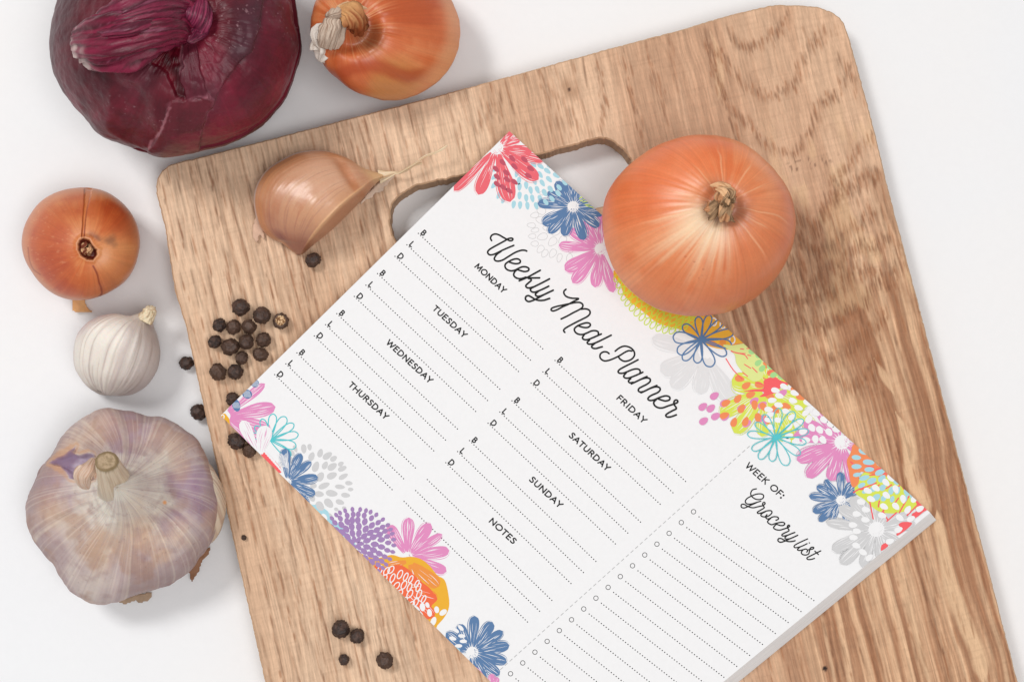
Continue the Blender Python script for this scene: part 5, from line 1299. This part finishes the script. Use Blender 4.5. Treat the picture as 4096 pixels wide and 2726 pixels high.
daisy(A, (1215, 730), [(895, 700, 110), (940, 890, 125), (995, 970, 110), (1130, 995, 120), (1315, 1030, 130), (1450, 910, 120), (1480, 805, 80), (1440, 700, 100), (1335, 600, 110), (1240, 540, 90), (1062, 505, 125), (1165, 515, 110), (985, 600, 100)], 'blue', 60, 7, 2)
for a, b in [((1270, 660), (1310, 625)), ((1280, 680), (1350, 655)), ((1300, 690), (1380, 680)), ((1320, 712), (1410, 712)), ((1330, 722), (1400, 740)), ((1290, 650), (1340, 640))]:
    A.stroke([a, b], 3.0, 'mesh', n=2)
for x, y in [(1140, 515), (1090, 560), (1025, 660), (970, 690), (960, 610), (1080, 612), (1010, 575)]: A.ell(x, y, 32, 19, 'sky', .9)
A.build("printed_flower")
Fz = lambda: Art((2400, 1050), 2.24)
A = Fz()
daisy(A, (935, 810), [(465, 675, 175), (540, 975, 200), (640, 1120, 180), (900, 1180, 170), (1180, 1250, 215)], 'palegrey', 0, 6, 5)
A.build("printed_flower")
A = Fz()
A.poly([(120, 80), (185, 200), (215, 290), (300, 375), (400, 450), (500, 530), (600, 570), (720, 600), (800, 640), (870, 700), (1000, 755), (1110, 775), (1200, 772), (1325, 722), (1500, 760), (1500, 500), (1100, 300), (600, 60), (300, -60)], 'yellow')
A.up()
for (a, b) in [((1215, 665), (1260, 655)), ((1170, 735), (1320, 718)), ((1130, 760), (1230, 765)), ((1040, 740), (1100, 715))]: A.stroke([a, b], 4, 'orange', n=2)
A.ell(1010, 725, 42, 26, 'amber', .4); A.ell(1100, 715, 30, 34, 'amber', 0)
A.up()
for x, y in [(1020, 530), (1100, 555), (1185, 690)]: A.stroke([(x+24*math.cos(t), y+34*math.sin(t)) for t in np.arange(7)/7*TAU], 5, 'paper', True, 3)
A.build("printed_blossom")
A = Fz()
edge_ = crom([(150, 140), (185, 240), (225, 330), (300, 415), (375, 490), (470, 560), (560, 595), (640, 610), (720, 585), (820, 560)], 8)
L_ = np.concatenate([[0], np.cumsum(np.hypot(*np.diff(edge_, axis=0).T))])
for row in range(5):
    nrow = 15
    for k in range(nrow):
        q = (k+.5*(row % 2))/nrow*L_[-1]; x = np.interp(q, L_, edge_[:, 0]); y = np.interp(q, L_, edge_[:, 1])
        x += row*34; y -= row*42
        dirx, diry = (-.60, .80); px_, py_ = diry, -dirx
        jit_ = random.Random(row*99+k).uniform(.85, 1.15); R_ = 27*jit_
        pts = [(x-dirx*46, y-diry*46), (x-dirx*10+px_*R_*.8, y-diry*10+py_*R_*.8), (x+dirx*22+px_*R_*.6, y+diry*22+py_*R_*.6), (x+dirx*34, y+diry*34), (x+dirx*22-px_*R_*.6, y+diry*22-py_*R_*.6), (x-dirx*10-px_*R_*.8, y-diry*10-py_*R_*.8)]
        A.stroke(pts, 3.6, 'mesh', True, 3)
A.build("printed_scale_mesh")
A = Fz()
loops(A, (905, 690), [(655, 665, 120), (695, 805, 110), (745, 872, 90), (868, 898, 90), (1000, 930, 120), (1132, 825, 95), (1178, 735, 90), (1198, 620, 95), (1100, 515, 80), (985, 470, 80), (880, 485, 80), (745, 560, 90)], 5.4, 'blue')
A.build("printed_outline_flower")
H = lambda: Art((2850, 1300), 3.1356)
A = H()
daisy(A, (690, 790), [(240, 690, 330), (95, 1120, 250), (270, 1350, 260), (620, 1400, 215), (880, 1460, 190), (1060, 1500, 190), (1290, 1310, 210), (1200, 1000, 240), (500, 420, 260), (760, 470, 200), (950, 640, 240)], 'lime', 0, 10, 6)
A.build("printed_flower")
A = H()
for x, y in [(25, 885), (-20, 1040), (40, 1140), (160, 1145), (150, 975), (-120, 1020), (-110, 1200), (365, 1040), (525, 950), (625, 1000), (880, 850), (600, 1170), (430, 1230), (690, 1190), (770, 1070)]:
    A.ell(x, y, 62, 42, 'pink', -.6+.1*math.sin(x), tear=-.2)
A.up(2)
for x, y, r in [(425, 755, -.6), (590, 750, .3), (480, 870, -.4), (365, 1045, -1.0), (528, 1000, 1.5), (640, 1025, 1.0), (270, 1215, -1.2), (415, 1205, -1.2), (570, 1160, 1.5), (690, 1180, 1.4), (790, 1055, .8), (720, 885, .3), (340, 670, .2), (320, 920, -.9), (925, 1015, .3), (1105, 900, .4), (1040, 810, .5), (680, 500, .2), (560, 480, -.4), (740, 590, -.4), (170, 975, -.5), (150, 1130, -.4)]:
    A.ell(x, y, 62, 40, 'orange', r, tear=-.25)
A.up(2)
A.poly([(130, 250), (260, 250), (440, 230), (520, 330), (610, 420), (650, 560), (620, 660), (560, 700), (480, 690), (380, 590), (300, 480), (270, 360)], 'palelime')
A.up()
A.poly([(640, 700), (700, 660), (790, 650), (850, 690), (960, 730), (900, 760), (830, 800), (800, 850), (740, 860), (670, 890), (590, 895), (650, 840), (520, 830), (385, 830), (500, 805), (640, 790)], 'brightred')
for a in [[(235, 320), (290, 345), (400, 370), (440, 420)], [(240, 330), (330, 350), (410, 355)], [(640, 660), (700, 700)], [(170, 420), (260, 560), (370, 670)], [(540, 715), (640, 745)], [(780, 560), (850, 600), (880, 640)], [(700, 600), (760, 560), (800, 550)], [(400, 490), (480, 540)], [(380, 590), (440, 640)], [(500, 530), (560, 590)], [(350, 295), (390, 300)], [(430, 290), (500, 297)], [(440, 375), (480, 380)]]:
    A.stroke(a, 4, 'brightred', n=3)
A.up()
for x, y, r in [(500, 330, 0), (585, 380, .2), (575, 470, -.7), (625, 540, -.8), (725, 520, .7), (770, 620, -.5), (860, 645, .6), (700, 440, .6)]:
    A.ell(x, y, 50, 34, 'green', r, tear=-.2)
A.up()
for x, y, r in [(900, 770, .5), (1030, 850, .4), (790, 815, .2), (840, 885, .3), (830, 1000, .2), (1010, 945, .3), (750, 940, -.1), (705, 1055, .1), (725, 1120, -.3), (925, 1080, .3), (1080, 1035, .3), (1175, 1095, -.6), (1190, 970, .5), (1300, 1100, .7), (1215, 1175, 1.4), (1255, 1280, 1.3), (1345, 1310, .9), (1000, 1150, -.5), (705, 1185, .2), (740, 1280, .4), (960, 1270, -.7), (830, 1190, .2), (1130, 1330, -.5), (960, 1385, -.3), (1290, 1430, -.4), (1050, 1460, .1), (1380, 1190, .5), (1385, 1440, .2), (1110, 1210, .6), (930, 1440, .2)]:
    A.ell(x, y, 56, 34, 'paper', r, tear=-.2)
A.build("printed_petal_cluster")
Z3b = lambda: Art((2900, 1400), 1.742)
A = Z3b()
daisy(A, (815, 640), [(500, 765, 130), (570, 885, 120), (735, 910, 120), (900, 950, 105), (475, 590, 95), (545, 500, 110), (640, 395, 100), (720, 440, 100), (980, 720, 90), (900, 560, 90)], 'pink', 62, 7, 8)
for x, y, r in [(690, 485, .6), (635, 435, .7), (585, 480, -.8), (605, 540, .9), (660, 555, .9), (725, 570, .9), (775, 550, .5), (545, 565, -.3), (630, 620, 1.4), (683, 625, .9), (565, 625, 0), (497, 630, -1.2), (735, 515, .8)]:
    A.ell(x, y, 30, 22, 'paper', r, tear=-.2)
A.build("printed_flower")
G = lambda: Art((3150, 1700), 2.6133)
A = G()
daisy(A, (560, 780), [(225, 740, 105), (305, 635, 110), (395, 565, 95), (550, 485, 105), (690, 600, 130), (770, 640, 90), (265, 905, 115), (330, 1005, 100), (455, 1015, 85), (650, 1065, 110), (730, 900, 80)], 'blue', 60, 7, 9)
A.build("printed_flower")
A = G()
daisy(A, (930, 1085), [(400, 1010, 130), (535, 850, 170), (665, 750, 180), (465, 1300, 160), (560, 1450, 160), (775, 1480, 130), (860, 760, 150), (1080, 820, 200), (1250, 900, 190), (1330, 1010, 150), (1000, 1420, 140), (1180, 1250, 140)], 'grey', 98, 7, 10)
A.build("printed_flower")
A = G()
A.poly([(700, 660), (730, 600), (790, 500), (900, 440), (1000, 450), (1120, 560), (1250, 680), (1400, 800), (1340, 870), (1200, 905), (1080, 920), (960, 900), (870, 840), (800, 770), (720, 720)], 'lime')
A.up()
A.poly([(700, 195), (660, 290), (620, 370), (640, 480), (665, 620), (700, 645), (745, 600), (755, 490), (850, 500), (1000, 540), (1080, 480), (860, 300)], 'orange')
A.up()
for a in [[(690, 700), (760, 660), (830, 640), (930, 600)], [(760, 670), (900, 650), (960, 620)], [(860, 800), (880, 900), (895, 975)], [(1040, 1000), (1140, 910)], [(1050, 990), (1000, 900)], [(1090, 710), (1160, 640), (1190, 610)], [(1100, 840), (1160, 760)], [(1170, 910), (1220, 820), (1270, 740)], [(1030, 660), (1090, 620)], [(1200, 640), (1240, 700)], [(960, 790), (950, 850)], [(900, 470), (1000, 440)], [(860, 520), (1060, 500)], [(1250, 940), (1330, 860), (1400, 790)], [(1010, 880), (960, 940)], [(720, 430), (660, 380)], [(830, 420), (900, 440)]]:
    A.stroke(a, 5.5, 'brightred', n=3)
A.poly([(1340, 780), (1380, 760), (1480, 855), (1420, 905), (1330, 970), (1300, 930), (1360, 880)], 'brightred')
A.poly([(1150, 1150), (1145, 1125), (1200, 1080), (1160, 1040), (1200, 1010), (1280, 1010), (1300, 1030), (1240, 1090)], 'brightred')
A.poly([(980, 1310), (985, 1250), (1030, 1230), (1050, 1260)], 'brightred')
A.up(2)
for x, y, a, b, r in [(795, 270, 55, 34, .4), (720, 335, 50, 26, .1), (848, 385, 62, 30, .1), (965, 405, 46, 24, .6), (722, 430, 54, 27, .0), (855, 460, 52, 26, -.05), (967, 490, 56, 30, -.4), (728, 515, 44, 22, -.2), (805, 548, 56, 26, -.3), (880, 580, 52, 32, -.4), (987, 555, 46, 32, -.8), (775, 625, 42, 24, -.5), (995, 650, 38, 30, -.8), (900, 660, 40, 30, -.7), (1085, 680, 44, 28, -1.3), (1150, 680, 44, 26, -1.2), (1245, 700, 42, 28, 1.2), (1135, 590, 36, 26, .9), (930, 750, 44, 32, -.6), (1005, 760, 36, 28, -1), (1095, 770, 36, 22, -1.3), (1225, 770, 40, 26, -1), (1300, 740, 40, 22, 1.3), (810, 690, 34, 20, -.4), (1205, 630, 20, 14, .8)]:
    A.ell(x, y, a, b, 'sky', r, tear=-.1)
A.up()
for x, y, r in [(1080, 548, .9), (1030, 597, .8), (925, 655, .6), (840, 683, .4), (1132, 667, 1.2), (1035, 730, .7), (875, 770, .4), (1208, 770, 1.4), (1010, 848, .5), (1133, 845, .8), (1258, 880, -1), (1325, 765, -1), (1385, 870, -.5), (820, 880, .2), (770, 800, .3), (990, 940, .3), (1175, 965, .6), (1290, 975, -.4), (725, 925, .1), (815, 985, .2), (685, 1040, .1), (725, 1105, .1), (1160, 1090, -.4), (1070, 1210, -.3), (690, 1170, .1), (720, 1255, .4), (790, 1325, .5), (855, 1380, -.7)]:
    A.ell(x, y, 46, 30, 'paper', r, tear=-.2)
A.build("printed_petal_cluster")
A = H()
loops(A, (793, 1405), [(832, 1040, 120), (1025, 1085, 130), (1140, 1185, 110), (1208, 1325, 108), (1175, 1470, 105), (1100, 1620, 115), (940, 1755, 150), (745, 1705, 115), (585, 1675, 115), (495, 1560, 110), (438, 1360, 110), (535, 1225, 95), (640, 1120, 110)], 3.6, 'teal')
A.ell(793, 1405, 22, 22, 'teal'); A.build("printed_outline_flower")
Art.base = .000016
I = lambda: Art((850, 1450), 2.24)
A = I()
for q in [(818, 770, 42, 25, 1.5), (870, 755, 30, 20, 1.5), (888, 838, 41, 27, -1.2), (965, 808, 40, 25, -1.3), (1030, 832, 48, 28, -.6), (1085, 858, 34, 24, -.6), (742, 770, 34, 18, 1.2), (712, 810, 30, 24, .8), (925, 930, 50, 30, -1.2), (1008, 918, 38, 25, -1.1), (1073, 930, 47, 30, -.6), (1150, 905, 28, 20, -.5), (1163, 947, 41, 24, -.4), (965, 1020, 46, 33, -1), (1070, 1010, 48, 30, -.4), (1172, 1018, 46, 22, -.5), (1222, 1077, 34, 20, .1), (1238, 1133, 25, 17, 0), (1000, 1100, 54, 26, -.4), (1142, 1110, 45, 21, .1), (957, 1175, 42, 27, .1), (1068, 1168, 54, 30, .15), (1193, 1185, 41, 22, .1), (905, 1100, 30, 26, 0), (893, 1212, 34, 26, 1), (960, 1278, 42, 34, .8), (1042, 1257, 50, 34, .8), (1142, 1247, 40, 24, .3), (700, 870, 34, 26, 1), (1180, 1300, 20, 16, 0), (1050, 1370, 30, 22, .5), (1110, 1312, 22, 16, .5)]:
    A.ell(q[0], q[1], q[2], q[3], 'grey', q[4], tear=-.15)
A.up(); A.poly([(850, 1268), (900, 1270), (940, 1276), (1030, 1325), (1055, 1380), (1130, 1440), (1230, 1560), (1280, 1640), (1100, 1640), (900, 1400)], 'sky')
A.up(); A.ell(1000, 1385, 38, 26, 'paper', 1.1); A.ell(965, 1290, 40, 30, 'grey', .7)
A.build("printed_seed_burst")
A = I()
daisy(A, (105, 485), [(470, 185, 100), (565, 395, 165), (525, 600, 150), (440, 730, 140), (300, 720, 120), (380, 60, 60)], 'pink', 0, 9, 12, outline=False)
A.poly([(60, 485), (80, 455), (115, 455), (150, 500), (160, 570)], 'ochre', False); A.up(2)
A.stroke([(70, 485), (90, 465), (105, 480), (95, 500), (75, 495)], 4, 'paper', True, 3)
for x, y, a, b, r in [(212, 380, 58, 36, 1.3), (310, 280, 46, 40, .5), (382, 185, 34, 36, .5)]:
    A.ell(x, y, a, b, 'blue', r, n=18); A.up()
    for k in range(-3, 4): A.stroke([(x+k*9-10, y-b*.7), (x+k*9+8, y+b*.7)], 1.3, 'paper', n=2)
A.build("printed_flower")
A = I()
loops(A, (515, 690), [(545, 458, 85), (655, 485, 95), (728, 548, 80), (768, 640, 85), (748, 750, 90), (700, 835, 80), (440, 505, 70), (380, 570, 60), (330, 640, 60)], 4.2, 'teal')
A.stroke([(515, 690), (470, 730), (440, 770)], 5, 'teal', n=3)
A.build("printed_outline_flower")
A = I()
A.poly([(430, 800), (440, 785), (500, 830), (560, 880), (610, 940), (612, 985), (560, 970), (500, 930), (455, 870)], 'brightred'); A.up()
for k in range(11): A.stroke([(440+k*17, 775+k*19), (520+k*13, 830+k*17)], 2.6, 'paper', n=2)
daisy(A, (420, 850), [(262, 515, 130), (480, 560, 170)], 'paper', 0, 9, 14, outline=False, white='pink')
A.build("printed_flower")
A = I()
daisy(A, (672, 1065), [(650, 765, 110), (795, 812, 95), (885, 885, 85), (945, 1025, 105), (920, 1180, 105), (860, 1275, 80), (740, 900, 50)], 'blue', 40, 7, 15)
for k in range(12):
    x = 575+k*8; A.stroke([(x, 820+10*math.sin(k)), (x+18, 870+6*k), (x+4, 930)], 2.0, 'paper', n=3)
A.build("printed_flower")
Art.base = .000020
J = lambda: Art((1200, 1950), 2.021)
A = J()
daisy(A, (868, 555), [(715, 300, 115), (880, 238, 120), (1055, 285, 120), (1148, 372, 85), (1208, 505, 125), (1185, 675, 115)], 'pink', 48, 7, 16)
A.build("printed_flower")
A = J()
A.poly([(380, 470), (440, 500), (560, 560), (640, 565), (740, 540), (820, 560), (900, 555), (980, 575), (1050, 630), (1110, 705), (1170, 745), (1200, 860), (1205, 960), (1170, 1040), (1110, 1110), (1080, 1145), (900, 980), (640, 720)], 'ochre')
A.up()
daisy(A, (880, 590), [(1125, 795, 140), (700, 640, 90), (960, 830, 120)], 'amber', 0, 5, 17, outline=False)
A.poly([(600, 640), (700, 640), (800, 620), (880, 660), (960, 740), (1040, 800), (1080, 850), (1110, 900), (1060, 960), (1085, 1030), (1040, 1060), (980, 1050), (820, 880)], 'rust'); A.up()
daisy(A, (820, 800), [(1108, 890, 90), (1088, 1040, 110), (1000, 800, 90)], 'rust', 0, 6, 18)
for k in range(14):
    x = 690+k*24; y = 640+k*16; A.stroke([(x, y), (x+26, y+34+8*math.sin(k*2))], 2, 'amber', n=2)
A.build("printed_blossom")
A = J()
for i, (x, y) in enumerate([(645, 662), (700, 672), (735, 660), (808, 698), (855, 717), (895, 737), (748, 727), (680, 732), (780, 790), (840, 783), (885, 802), (945, 773), (957, 803), (714, 792), (805, 850), (888, 855), (963, 857), (1000, 898), (848, 912), (937, 920), (900, 945)]):
    A.stroke([(x+(21+4*math.sin(i))*math.cos(t)*.95-9*math.sin(t), y+(31+3*math.cos(i*2))*math.sin(t)-5*math.cos(t)) for t in np.arange(8)/8*TAU], 4.2, 'paper', True, 3)
A.up()
for x, y, a, b, r in [(1105, 983, 28, 20, 1.4), (1157, 1005, 34, 22, -.6), (1047, 1008, 32, 20, 1.4), (1078, 1078, 40, 22, -1.2), (1010, 1075, 30, 18, .8), (990, 962, 34, 22, 1.4), (1030, 945, 24, 16, 1.2), (935, 975, 40, 22, .6), (900, 955, 26, 18, .4), (965, 1020, 40, 24, .8)]:
    A.ell(x, y, a, b, 'paper', r)
A.build("printed_ring_cluster")
A = J()
for ring, (R_, cnt, ln, wd_) in enumerate([(38, 7, 30, 18), (88, 12, 34, 23), (140, 18, 34, 24), (190, 24, 32, 23), (237, 30, 27, 20), (278, 36, 22, 16)]):
    for k in range(cnt):
        th = (k+.5*(ring % 2))/cnt*TAU+.04*math.sin(k*5+ring)
        ex = 1.12 if math.cos(th) > 0 else 1.0
        x, y = 447+R_*ex*math.cos(th), 450+R_*1.0*math.sin(th)
        cr, sr = math.cos(th), math.sin(th); q = []
        for t in np.arange(10)/10*TAU:
            lx = ln*math.cos(t); ly = wd_*math.sin(t)*(1-.35*abs(math.cos(t))**3); q.append((x+lx*cr-ly*sr, y+lx*sr+ly*cr))
        A.face(A.z(q), 'purple', A.lv+.7e-6*((k % 3)+3*ring))
A.lv += 16e-6; A.build("printed_petal_burst")
A = J()
daisy(A, (1392, 1328), [(1412, 1032, 110), (1556, 1082, 110), (1640, 1155, 90), (1693, 1270, 110), (1672, 1408, 110), (1612, 1512, 110), (1495, 1555, 90), (1385, 1560, 80), (1285, 1100, 100), (1180, 1170, 100), (1190, 1290, 70)], 'blue', 58, 7, 19)
for x, y, r in [(1235, 1215, .3), (1308, 1195, .1), (1320, 1238, 0), (1282, 1275, 0), (1260, 1150, .6), (1300, 1130, .8)]: A.ell(x, y, 30, 15, 'paper', r)
A.up(); A.ell(1212, 1262, 26, 18, 'sky', .8); A.ell(1273, 1312, 26, 18, 'sky', .8)
A.build("printed_flower")
A = J()
daisy(A, (1560, 1640), [(1545, 1500, 70), (1490, 1530, 50), (1600, 1530, 50), (1420, 1450, 30)], 'pink', 0, 4, 20)
A.build("printed_flower")
